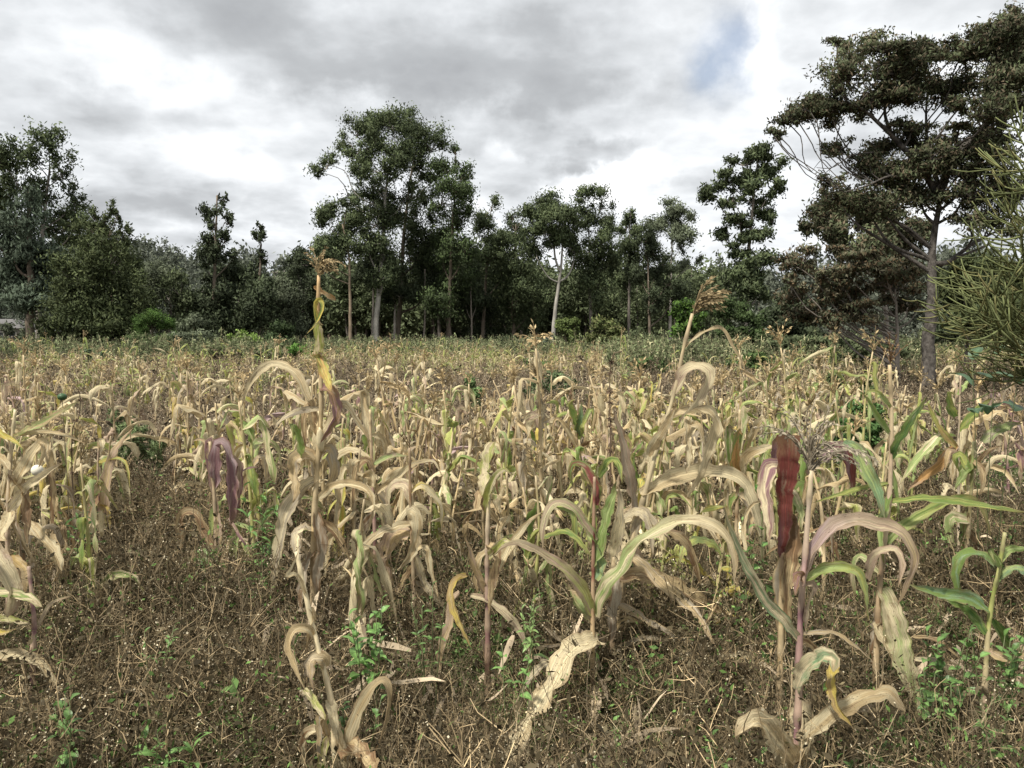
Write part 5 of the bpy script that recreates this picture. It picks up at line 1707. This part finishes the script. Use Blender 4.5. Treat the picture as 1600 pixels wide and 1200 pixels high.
S_LIME = [(.13, .20, .045), (.10, .165, .04), (.16, .22, .06)]
S_GRN = [(.095, .145, .05), (.08, .125, .045), (.11, .16, .06)]
S_GREY = [(.12, .145, .08), (.10, .12, .07), (.15, .165, .10), (.13, .12, .08)]
SH = [
    ('bright green feathery shrub in the dark gap left of the slender tree', 46, [(240, 500, 28, 20), (215, 512, 18, 18), (262, 505, 16, 16)], [(.075, .13, .03), (.06, .11, .028)], 4500),
    ('leafy dark shrub below the bright feathery one', 44, [(225, 535, 30, 16), (258, 532, 26, 18)], S_GRN, 3000),
    ('grey-green shrub with drooping pale leaves below the slender tree', 44, [(298, 505, 26, 16), (305, 530, 34, 16), (285, 535, 20, 14)], G_GREY, 3800),
    ('tuft of lime-green tall grass lit up in front of the dark trees', 44, [(378, 528, 16, 14), (392, 530, 14, 12), (362, 530, 10, 10)], [(.17, .25, .06), (.13, .20, .05)], 1800),
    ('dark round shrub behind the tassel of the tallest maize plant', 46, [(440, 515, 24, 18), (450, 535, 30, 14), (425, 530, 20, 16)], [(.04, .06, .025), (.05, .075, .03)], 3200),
    ('vivid green small bush at the foot of the eucalyptus group, left side', 40, [(468, 546, 14, 10), (480, 552, 14, 9), (458, 553, 10, 8)], [(.10, .19, .04), (.08, .16, .035)], 1800),
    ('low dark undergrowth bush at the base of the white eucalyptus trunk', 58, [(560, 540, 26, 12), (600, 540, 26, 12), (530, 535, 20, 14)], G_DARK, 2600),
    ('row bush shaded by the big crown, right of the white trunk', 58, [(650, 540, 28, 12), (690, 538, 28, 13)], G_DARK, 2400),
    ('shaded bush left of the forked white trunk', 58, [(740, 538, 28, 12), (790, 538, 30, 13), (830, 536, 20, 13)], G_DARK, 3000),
    ('yellowish-green shrub directly right of the forked white trunk', 50, [(882, 512, 16, 18), (895, 525, 18, 18), (900, 505, 10, 12)], [(.11, .14, .045), (.09, .12, .04)], 3000),
    ('rounded light olive shrub, the largest right of the forked trunk', 48, [(945, 510, 24, 18), (962, 522, 22, 18), (930, 528, 24, 16), (955, 535, 28, 12)], [(.12, .14, .05), (.10, .125, .045), (.13, .13, .06)], 5000),
    ('dark broken shrub between the olive shrub and the vine-covered bush', 50, [(1000, 525, 22, 20), (1018, 535, 22, 14), (990, 540, 20, 10)], G_MID, 3200),
    ('vine-covered bush with a bright lime upper edge beside the leaning tassel', 42, [(1072, 478, 22, 12), (1058, 492, 16, 16), (1085, 495, 24, 18), (1075, 518, 30, 18)], [(.10, .18, .035), (.08, .145, .03), (.05, .08, .03)], 5200),
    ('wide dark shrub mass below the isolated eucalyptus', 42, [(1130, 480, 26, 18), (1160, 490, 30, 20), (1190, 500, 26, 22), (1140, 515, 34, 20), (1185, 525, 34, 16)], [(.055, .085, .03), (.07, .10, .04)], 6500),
    ('dark shrub under the low layered tree', 32, [(1210, 535, 30, 14), (1260, 535, 34, 14), (1300, 540, 30, 14)], G_MID, 4200),
    ('low dense shrub at the foot of the low layered tree', 28, [(1345, 540, 34, 16), (1390, 545, 30, 16), (1330, 555, 30, 12)], G_MID, 4200),
    ('green waist-high bush behind the maize beside the leaning tassel', 27, [(1010, 570, 18, 16), (1035, 575, 16, 16), (992, 580, 14, 12)], S_GRN, 2600),
    ('green leafy bush behind the thin bent leaf of the leaning plant', 26, [(1180, 565, 22, 18), (1205, 572, 22, 16), (1150, 575, 18, 12)], S_GRN, 3000),
    ('grey-green weedy bush at the left edge beyond the maize', 40, [(20, 552, 26, 12), (55, 556, 24, 12), (-10, 555, 24, 12)], S_GREY, 2600),
    ('loose grey-green bush screening the low building at the left edge', 52, [(10, 516, 18, 12), (32, 524, 14, 12), (-8, 530, 20, 12), (20, 532, 22, 10)], G_GREY, 1500),
    ('pale weedy bush in front of the paired trunks', 38, [(85, 560, 24, 12), (60, 566, 16, 9)], S_GREY, 2000),
    ('small bluish-green bush before the dark olive tree', 36, [(140, 558, 16, 12), (168, 560, 18, 10)], [(.09, .14, .07), (.11, .15, .08)], 1900),
    ('grassy green mound at the field edge left of the slender tree', 38, [(200, 560, 20, 10), (225, 558, 18, 10)], S_GREY, 1700),
    ('reddish-stemmed weedy bush at the field edge below the slender tree', 36, [(330, 555, 26, 12), (365, 556, 22, 12), (300, 560, 22, 10)], [(.12, .13, .06), (.16, .12, .08), (.09, .12, .05)], 2600),
    ('weedy bush at the field edge below the wispy tree', 36, [(405, 556, 22, 10), (435, 560, 20, 9)], [(.13, .12, .07), (.09, .12, .05)], 1700),
    ('dense green bush standing alone among the maize near the centre', 14.5, [(738, 597, 15, 15), (743, 614, 17, 14)], [(.13, .20, .075), (.15, .22, .085)], 2600),
    ('wide green bush patch among the maize right of centre', 16, [(838, 596, 24, 17), (868, 588, 24, 16), (890, 600, 20, 14), (832, 612, 20, 12)], [(.12, .165, .075), (.14, .18, .09)], 5200),
    ('green bush patch beyond the wide one, nearer the trees', 30, [(828, 566, 20, 9), (850, 570, 18, 8)], S_GRN, 1500),
    ('tall grass-like green clump behind the curled dark weed', 24, [(982, 590, 14, 12), (1000, 600, 12, 10)], S_GRN, 1600),
    ('dark green broad-leaved bush behind the strap-leaved maize', 7.2, [(1335, 648, 26, 24), (1362, 640, 20, 20), (1318, 665, 18, 18), (1350, 672, 24, 16)], [(.08, .15, .05), (.10, .18, .06)], 3600),
    ('fine feathery pale green weed bush left of the purple plant', 7.4, [(215, 680, 22, 22), (240, 695, 20, 20), (192, 672, 16, 18)], [(.16, .21, .09), (.13, .17, .08)], 5200),
    ('soft green weed bush close behind the yellow-ribboned plant', 9.0, [(185, 650, 16, 16), (205, 658, 14, 16)], [(.14, .18, .08), (.12, .16, .07)], 3600),
    ('thin tall green grass clump at the right end of the field', 13, [(1305, 592, 16, 16), (1350, 596, 16, 12)], [(.12, .16, .06), (.14, .15, .08)], 1800),
    ('green bush right of the striped upright clump', 5.6, [(1190, 765, 12, 16), (1182, 785, 10, 12)], [(.08, .17, .045), (.10, .20, .05)], 900),
]
for lab, D, lob, cols, n in SH:
    lf = (.10, .04) if D > 30 else (.075, .028) if D > 20 else (.045, .016) if D > 10 else (.026, .010)
    if 'feathery' in lab:
        lf = (lf[0] * 1.2, lf[1] * .4)
    shrub('shrub', lab, D, lob, cols, n, lf)


# ---- far woodland behind the trees and on the hill
def far_tree_variant(seed, h, w, cols, n=900, trunkc=B_GREY, leaf=(.38, .16)):
    r = np.random.default_rng(seed)
    b = Bag()
    b.tube(catmull([(0, 0, -.5), (r.normal(0, .2), r.normal(0, .2), h * .5), (r.normal(0, .3), r.normal(0, .3), h * .9)], 6), np.linspace(.22, .05, 7), 5, trunkc, cap=False)
    m = 16
    cen = np.stack([r.normal(0, w * .45, m), r.normal(0, w * .45, m), r.uniform(h * .38, h * .95, m)], -1)
    cen[:, :2] *= (1.25 - (cen[:, 2:3] / h) * .8)
    rad = np.stack([r.uniform(.2, .42, m) * w, r.uniform(.2, .42, m) * w, r.uniform(.10, .2, m) * h], -1)
    crown_cards(b, cen, rad, n, leaf[0], leaf[1], cols, seed + 3, .5, .4)
    return b.mesh('wood_tree', M_CROWN, smooth=False)


G_HAZED = [(.125, .14, .105), (.11, .125, .095), (.14, .155, .118)]  # hill greens paled and greyed: distance haze put into the leaf colour
hillv = [far_tree_variant(300 + k, 8 + k, 3.4, G_HAZED) for k in range(5)]
n = 2600
d = rng.uniform(105, 330, n)
a = rng.uniform(-.85, .85, n)
Ph = np.stack([d * np.sin(a), d * np.cos(a), np.zeros(n)], -1)
do_scatter('hillside_wood', 'wooded hillside rising behind the treeline', 'woodland', Ph, hillv, .6, 1.15, .04)
backv = [far_tree_variant(330 + k, 11, 4.2, G_MID, 1700, leaf=(.3, .13)) for k in range(4)]
n = 170
pxb = rng.uniform(430, 1130, n)
db = rng.uniform(72, 100, n)
Pb = np.stack([(pxb - 800) / F * db, db, np.zeros(n)], -1)
low = rng.uniform(.45, .95, n)
do_scatter('shaded_wood', 'dark shaded wood standing behind the eucalyptus trunks', 'woodland', Pb, backv, .5, .95, .04)
n = 90
pxb = np.concatenate([rng.uniform(-100, 480, n // 2), rng.uniform(1130, 1750, n // 2)])
db = rng.uniform(66, 100, n)
Pb = np.stack([(pxb - 800) / F * db, db, np.zeros(n)], -1)
do_scatter('field_edge_wood', 'mixed low wood beyond both ends of the field', 'woodland', Pb, hillv, .35, .62, .04)
# pale grassy slope and undergrowth strip along the field's far edge
edge = [weed_variant(400 + k, stems=12, h=(.5, 1.0), coarse=4, leafy=1.0, heads=.2, colS=(.20, .19, .11), colL=(.14, .165, .08), spread=.4) for k in range(4)]
n = 3600
pxb = rng.uniform(-60, 1660, n)
db = np.where(rng.random(n) < .5, rng.uniform(50, 66, n), rng.uniform(42, 60, n))
db = np.where((pxb > 960) & (pxb < 1440), rng.uniform(29, 55, n), db)
db = np.where((pxb < 430), rng.uniform(37, 58, n), db)
Pe = np.stack([(pxb - 800) / F * db, db, np.zeros(n)], -1)
do_scatter('edge_undergrowth', 'green and brown undergrowth along the far edge of the field', 'undergrowth', Pe, edge, 1.0, 1.9, .08)


# ------------------------------------------------------------------ pencil-stemmed bush at the right edge
def euphorbia():
    r = np.random.default_rng(77)
    D = 3.5
    base = np.array([(1700 - 800) / F * D, D + .25, 0.0])
    root = empty('pencil_bush', base, 'tall succulent bush of bare pencil-thin olive-green stems at the right edge', 'bush')
    wood, tw = Bag(), Bag()
    cg = np.array([.15, .17, .07])
    starts = []
    mains = [([(1700, 900), (1690, 760), (1660, 640), (1620, 585), (1560, 560), (1510, 515)], 9, 3.5, -.15), ([(1700, 880), (1680, 700), (1625, 500), (1600, 420), (1570, 350), (1545, 290)], 13, 4, .1),
             ([(1700, 880), (1690, 650), (1650, 450), (1620, 330), (1595, 240)], 13, 4, .2), ([(1700, 860), (1660, 680), (1610, 530), (1560, 470), (1520, 440)], 8, 3.5, .1),
             ([(1700, 860), (1680, 600), (1640, 420), (1600, 300), (1580, 215)], 12, 4, -.2), ([(1700, 880), (1650, 700), (1590, 620), (1550, 590)], 7, 3, .3),
             ([(1705, 860), (1680, 640), (1640, 520), (1590, 480), (1550, 400), (1530, 350)], 9, 3.5, -.05), ([(1705, 860), (1700, 600), (1690, 400), (1660, 250)], 12, 4, 0),
             ([(1700, 850), (1650, 640), (1580, 560), (1530, 540), (1490, 520)], 6, 3, .25)]
    for pts, w0, w1, dd in mains:
        pts = [(x + 52 + (y < 500) * (500 - y) * .12, y + (60 if y < 500 else 0)) for x, y in pts]
        Pp = np.array([at(x, y, D + .25 + (dd - .25) * i / (len(pts) - 1)) for i, (x, y) in enumerate(pts)])
        Pp = catmull(Pp, 18) - base
        g = np.linspace(0, 1, 19)[:, None]
        cc = np.array([.24, .22, .17]) * (1 - g) + cg * g
        wood.tube(Pp, np.linspace(w0, w1, 19) / 2 * D / F, 6, cc)
        for i in range(7, 19):
            dr = norm(Pp[min(i + 1, 18)] - Pp[i - 1])
            for q in range(2 if i < 17 else 5):
                starts.append((Pp[i], dr, 0))
    count = 0
    stack = list(starts)
    while stack and count < 1500:
        p, d, gen = stack.pop(int(r.integers(len(stack))))
        nd = norm(d * .65 + rdir(1, r)[0] * .8 + np.array([-.30, 0, .02]))
        L = r.uniform(.12, .22) * (1 - .12 * gen)
        pts = [p]
        dd = nd.copy()
        for i in range(4):
            dd = norm(dd + np.array([0, 0, .13]) + r.normal(0, .04, 3))
            pts.append(pts[-1] + dd * L / 4)
        w = (.0048 - .0006 * gen) * r.uniform(.8, 1.1)
        c = cg * r.uniform(.65, 1.45) + (np.array([.05, .02, .01]) if r.random() < .2 else 0)
        tw.tube(pts, np.array([w, w * .95, w * .9, w * .85, w * .6]), 5, c)
        count += 1
        if gen < 2:
            for q in range(r.integers(1, 4) if gen < 2 else r.integers(0, 3)):
                stack.append((pts[-1] if r.random() < .8 else pts[2], dd, gen + 1))
    link('trunk', wood.mesh('trunk', M_BARK), root)
    link('crown', tw.mesh('crown', M_TASSEL), root)
    return root


euphorbia()


# ------------------------------------------------------------------ green herbs, each with its leaves
def herb_leaf(shape, L, w, col, seed):
    r = np.random.default_rng(seed)
    n = 8
    t = np.linspace(0, 1, n + 1)
    P = np.stack([t * L, 0 * t, .18 * L * np.sin(t * 2.2) - .25 * L * t * t], -1)
    if shape == 'lance':
        pr = np.sin(np.clip(t, .02, .995) * PI) ** .8
    else:
        pr = np.sin(np.clip(t, .03, .995) ** .7 * PI) ** .8
    V = []
    for s_ in (-1, -.5, 0, .5, 1):
        V.append(P + np.stack([0 * t, s_ * w * pr, .25 * abs(s_) * w * pr + .02 * L * np.sin(t * 14 + 2 * s_)], -1))
    V = np.stack(V, 1).reshape(-1, 3)
    i, j = np.meshgrid(np.arange(n), np.arange(4), indexing='ij')
    Q = np.stack([i * 5 + j, i * 5 + j + 1, (i + 1) * 5 + j + 1, (i + 1) * 5 + j], -1).reshape(-1, 4)
    cc = np.tile(np.asarray(col), (len(V), 1)) * r.uniform(.85, 1.15, (len(V), 1))
    cc[2::5] *= 1.35
    return mesh_np('leaf', V, Q, None, M_HERB, tint=cc)


HCOL = dict(a=(.15, .27, .075), b=(.12, .215, .06), c=(.20, .30, .10), d=(.075, .13, .065))
LM = {(s_, c): [herb_leaf(s_, 1.0, .14 if s_ == 'lance' else .30, HCOL[c], 800 + q) for q in range(3)] for s_ in ('lance', 'ovate') for c in HCOL}


def herb(label, px, py_base, D, h, nst, nleaf, L, shape, c, flowers=0):
    r = np.random.default_rng(ns())
    if shape == 'lance':
        nleaf, nst, h, L = int(nleaf * 1.5), nst + 1, h * 1.15 + .05, L * 1.15
    base = np.array([(px - 800) / F * D, D, 0.])
    root = empty('green_weed', base, label, 'weed', 'green leafy weeds in the foreground')
    z0 = max(0.0, at(px, py_base, D)[2])
    sb = Bag()
    tops = []
    for s_ in range(nst):
        a = r.uniform(0, 6.28)
        rad = r.uniform(.02, .10) * (nst > 1)
        top = np.array([math.cos(a) * rad * 1.5, math.sin(a) * rad * 1.5, z0 + h * r.uniform(.7, 1.0)])
        P = catmull([np.array([math.cos(a) * rad * .4, math.sin(a) * rad * .4, 0]), top * np.array([.5, .5, .55]) + r.normal(0, .01, 3), top], 10)
        sb.tube(P, np.linspace(.0035, .0015, 11), 4, (.16, .19, .08))
        tops.append(P[-1])
        m = nleaf // nst
        for q in range(m):
            f = 1 - (q / m) ** 1.1 * min(.9, h * r.uniform(.9, 1.1) / P[-1][2])
            p = P[int(np.clip(f * 10, 1, 10))]
            aa = q * 2.4 + r.normal(0, .3)
            pit = .9 - 1.1 * q / m + r.normal(0, .2)
            k = L * r.uniform(.6, 1.15) * (.6 + .4 * min(1, q / 5))
            o = bpy.data.objects.new('leaf', LM[(shape, c)][q % 3])
            o.parent = root
            o.location = p
            o.rotation_euler = (r.normal(0, .3), -pit * .8, aa)
            o.scale = (k, k, k)
            v = r.uniform(.75, 1.2)
            o.color = (v, v, v, 1)
            COL.objects.link(o)
    link('stem', sb.mesh('stem', M_HERB), root)
    for q in range(flowers):
        b = Bag()
        t = tops[q % len(tops)] + np.array([r.normal(0, .02), r.normal(0, .02), .015 + .01 * q])
        b.tube([t - np.array([0, 0, .012]), t], [.001, .002], 4, (.16, .19, .08))
        nn = 7
        an = np.arange(nn) * 2 * PI / nn
        U = np.stack([np.cos(an), np.sin(an), .3 + 0 * an], -1) * .0035
        b.cards(t + U, U, norm(np.cross(U, UP)) * .002, np.tile((.75, .73, .62), (nn, 1)))
        b.tube([t, t + np.array([0, 0, .003])], [.003, .001], 6, (.6, .42, .05))
        link('flower', b.mesh('flower', M_HERB), root)


herb('bushy bright green weed with oval leaves in the brown weeds, below the tallest maize', 572, 1050, 2.9, .27, 6, 54, .07, 'ovate', 'a', 2)
herb('upright green weed with oval leaves and a tiny pale flower, bottom left corner', 92, 1190, 2.3, .22, 3, 24, .07, 'ovate', 'b', 2)
herb('rosette of fresh narrow green leaves at the bottom, left of the bleached plant', 262, 1215, 2.3, .12, 2, 20, .085, 'lance', 'a')
herb('tall dense narrow-leaved green weed right of the purple plant', 400, 930, 4.1, .52, 6, 70, .08, 'lance', 'a')
herb('narrow-leaved bright weed at the foot of the purple plant', 303, 912, 4.2, .16, 4, 36, .085, 'lance', 'c')
herb('green narrow-leaved weed between the torn cream plant and the yellow-ribboned one', 112, 880, 4.4, .30, 4, 40, .07, 'lance', 'a')
herb('small spiky green weed in front of the collapsed plant, left of the red stalk', 832, 1000, 3.1, .10, 3, 26, .06, 'lance', 'c')
herb('tiny green weed among dry leaves under the black-spiked plant', 596, 812, 4.9, .10, 2, 16, .06, 'lance', 'a')
herb('round-leaved green weed just below the paired stalks', 795, 1075, 2.8, .14, 3, 18, .05, 'ovate', 'a')
herb('low leafy weed under the bleached plant', 545, 1150, 2.4, .10, 3, 16, .045, 'ovate', 'b')
herb('small oval-leaved weed right of the striped hanging leaf', 1457, 1110, 2.6, .10, 2, 12, .05, 'ovate', 'c')
herb('leafy weed at the foot of the short green maize', 1500, 1130, 2.5, .12, 4, 24, .045, 'ovate', 'b')
herb('green weed in the bottom right corner', 1575, 1160, 2.4, .12, 4, 24, .05, 'ovate', 'b')
herb('spreading green weed at the bottom below the ruffled pale leaf', 1180, 1200, 2.35, .08, 4, 22, .05, 'ovate', 'b')
herb('three-leaved green sprig in the weeds right of the ruffled leaf', 972, 1190, 2.4, .07, 3, 14, .045, 'ovate', 'a')
herb('dense low green weeds behind the cream leaves of the large front plant', 1320, 1215, 2.4, .14, 6, 36, .045, 'ovate', 'b')
herb('wide-leaved weed with bluish leaves behind the pencil-stemmed bush', 1555, 640, 4.3, .35, 3, 12, .22, 'ovate', 'd')
herb('thick clump of dark green weeds right of the striped hanging leaf', 1490, 1075, 2.75, .22, 7, 60, .055, 'ovate', 'b')
herb('leafy dark green weeds under the short green maize plant', 1580, 1085, 2.7, .24, 7, 60, .055, 'ovate', 'b')
herb('single small green weed half hidden in the middle of the brown weeds', 205, 1030, 2.9, .05, 2, 12, .05, 'lance', 'a')
herb('broad-leaved green weed hugging the red-leaved plant', 1195, 880, 3.6, .25, 3, 22, .06, 'ovate', 'a')
herb('bluish thin-leaved weed in front of the black-spiked plant', 668, 1030, 3.2, .22, 4, 34, .04, 'lance', 'b')


# ------------------------------------------------------------------ odd dry weeds and small things
def dry_spike(label, pts, D, w, seed, heads=9, col=(.13, .09, .06)):
    r = np.random.default_rng(seed)
    P = [at(x, y, D) for x, y in pts]
    last = P[0].copy()
    last[2] = 0
    P = np.array([last] + P)
    base = last.copy()
    root = empty('dry_weed_stem', base, label, 'weed stem', 'tall dried weed stems')
    P = catmull(P - base, 24)
    b = Bag()
    b.tube(P, np.linspace(w, w * .5, 25) / 2 * D / F, 5, col)
    link('stem', b.mesh('stem', M_WEED), root)
    for k in range(heads):
        i = int(9 + 15 * k / heads)
        c = P[i]
        hb = Bag()
        m = 26
        dv = rdir(m, r)
        dv[:, 2] *= .6
        U = norm(dv) * w * D / F * 1.1
        hb.cards(c + U * .9, U, norm(np.cross(U, rdir(m, r))) * w * D / F * .3, np.asarray(col) * r.uniform(.6, 1.8, (m, 1)))
        link('seed_head', hb.mesh('seed_head', M_WEED, smooth=False), root)


dry_spike('dark dried weed stem curling over at its tip above the far maize', [(954, 700), (953, 640), (953, 585), (956, 560), (963, 548), (972, 549)], 5.2, 3.2, 41, 10)
dry_spike('short brown dried weed stem with knobbly whorls, left of the curled one', [(895, 650), (892, 610), (895, 595)], 7.5, 2.5, 42, 6, (.2, .12, .08))
dry_spike('arched dark weed stem at the far left above the straw plants', [(75, 700), (70, 640), (72, 600), (80, 585)], 5.5, 2.2, 43, 4)
dry_spike('bowed dark seed stalk hanging over left of the round green pod', [(112, 690), (124, 650), (124, 612), (112, 600), (102, 603)], 5.0, 2.4, 44, 5)


def ball(name, label, px, py, D, rpx, col, cat, stem=True, mat=M_HERB, squash=.8):
    c = at(px, py, D)
    base = np.array([c[0], c[1], 0])
    root = empty(name, base, label, cat)
    b = Bag()
    t = np.linspace(0, PI, 9)
    rr = rpx * D / F
    P = np.stack([0 * t, 0 * t, c[2] - np.cos(t) * rr * squash], -1)
    th = np.linspace(0, 2 * PI, 12, endpoint=False)
    R = np.maximum(np.sin(t) * rr, .0006)
    V = np.concatenate([np.stack([R[i] * np.cos(th) * (1 + .06 * np.sin(5 * th)), R[i] * np.sin(th), np.full(12, P[i][2])], -1) for i in range(9)])
    i, j = np.meshgrid(np.arange(8), np.arange(12), indexing='ij')
    Q = np.stack([i * 12 + j, i * 12 + (j + 1) % 12, (i + 1) * 12 + (j + 1) % 12, (i + 1) * 12 + j], -1).reshape(-1, 4)
    b.add(V, Q, None, col)
    link('pod', b.mesh('pod', mat), root)
    if stem:
        s = Bag()
        s.tube(catmull([(0.02, 0, 0), (.01, .01, c[2] * .5), (0, 0, c[2] - rr * .6)], 10), np.linspace(.004, .002, 11), 5, (.15, .12, .07))
        link('stem', s.mesh('stem', M_WEED), root)


ball('weed_pod', 'round dark green seed pod on a thin stem above the straw-coloured plants', 97, 620, 4.6, 7, (.06, .12, .05), 'seed pod')
ball('pale_round_thing', 'small round white object caught between dry maize leaves', 58, 735, 4.2, 9, (.62, .58, .47), 'unidentified', mat=M_PLAIN, squash=1.0)  # unidentified round white thing, modelled as a plain ball


# ------------------------------------------------------------------ small buildings glimpsed through the trees
def box(b, c, s, col):
    c, s = np.asarray(c, float), np.asarray(s, float) / 2
    V = np.array([[x, y, z] for x in (-1, 1) for y in (-1, 1) for z in (-1, 1)]) * s + c
    Q = [[0, 1, 3, 2], [4, 6, 7, 5], [0, 4, 5, 1], [2, 3, 7, 6], [0, 2, 6, 4], [1, 5, 7, 3]]
    b.add(V, Q, None, col)


def house(label, px, py, D, w, h, wall, roof, storeys=2, cols=3):
    c = at(px, py, D)
    base = np.array([c[0], c[1], c[2] - h / 2])
    root = empty('house', base, label, 'house')
    b = Bag()
    box(b, (0, 0, h / 2), (w, w * .8, h), wall)
    link('wall', b.mesh('wall', M_PLAIN, smooth=False), root)
    b = Bag()
    e = w / 2 + .35
    d = w * .4 + .35
    V = np.array([[-e, -d, h + .002], [e, -d, h + .002], [e, d, h + .002], [-e, d, h + .002], [-e * .4, 0, h + w * .2], [e * .4, 0, h + w * .2]])
    b.add(V, [[0, 1, 5, 4], [2, 3, 4, 5], [0, 3, 2, 1]], [[1, 2, 5], [3, 0, 4]], roof)
    link('roof', b.mesh('roof', M_PLAIN, smooth=False), root)
    wb = Bag()
    box(wb, (0, 0, 0), (w * .14, .08, h / storeys * .42), (.05, .05, .055))
    wm = wb.mesh('window', M_PLAIN, smooth=False)
    fb = Bag()
    for dx, dz, sw, sh in ((0, h / storeys * .225, w * .16, .07), (0, -h / storeys * .225, w * .16, .07), (-w * .075, 0, .07, h / storeys * .40), (w * .075, 0, .07, h / storeys * .40)):
        box(fb, (dx, -.03, dz), (sw, .1, sh), (.45, .42, .36))
    fm = fb.mesh('frame', M_PLAIN, smooth=False)
    for s_ in range(storeys):
        for q in range(cols):
            o = link('window', wm, root, ((q + .5) / cols * w - w / 2, -w * .4 - .03, h * (s_ + .55) / storeys))
            f = link('frame', fm, o)


house('small two-storey stone house showing between trees on the hillside', 441, 436, 125, 1.9 * 1.1, 1.75 * 1.1, (.36, .31, .24), (.25, .22, .19))
house('long low grey building seen under the trees at the far left', 12, 526, 72, 4.5, 1.5, (.22, .20, .175), (.12, .115, .11), 1, 4)
house('low pale-roofed shed partly hidden beneath the dark olive tree', 88, 530, 62, 2.2, 1.1, (.2, .19, .17), (.28, .29, .30), 1, 2)

# blue cloth hung by the forked white trunk
r = np.random.default_rng(9)
cb = Bag()
n = 12
us = np.linspace(0, 1, n)
c0 = at(845, 541, 57)
Vv = []
for jz in np.linspace(0, 1, 7):
    Vv.append(np.stack([us * 1.1, .10 * np.sin(us * 14 + jz), 1.25 - jz * 1.15 - .1 * np.sin(us * PI)], -1))
Vv = np.concatenate(Vv)
i, j = np.meshgrid(np.arange(6), np.arange(n - 1), indexing='ij')
Q = np.stack([i * n + j, i * n + j + 1, (i + 1) * n + j + 1, (i + 1) * n + j], -1).reshape(-1, 4)
V2 = np.vstack([Vv, Vv + np.array([0, .02, 0])])
cb.add(V2, np.vstack([Q, Q[:, ::-1] + len(Vv)]), None, (.035, .075, .10))
root = empty('blue_sheet', (c0[0] - .5, 57, c0[2] - .55), 'blue sheet hanging at the foot of the forked white trunk', 'sheet')
link('cloth', cb.mesh('cloth', M_PLAIN), root)
for dx in (0, 1.1):
    pb = Bag()
    pb.tube([(dx, .01, -c0[2] + .55), (dx, .01, 1.35)], [.03, .025], 6, B_GREY)
    link('post', pb.mesh('post', M_BARK), root)
print('TRIS', sum(len(m.loops) - 2 * len(m.polygons) for m in bpy.data.meshes), 'objects', len(bpy.data.objects), 'verts', sum(len(m.vertices) for m in bpy.data.meshes))
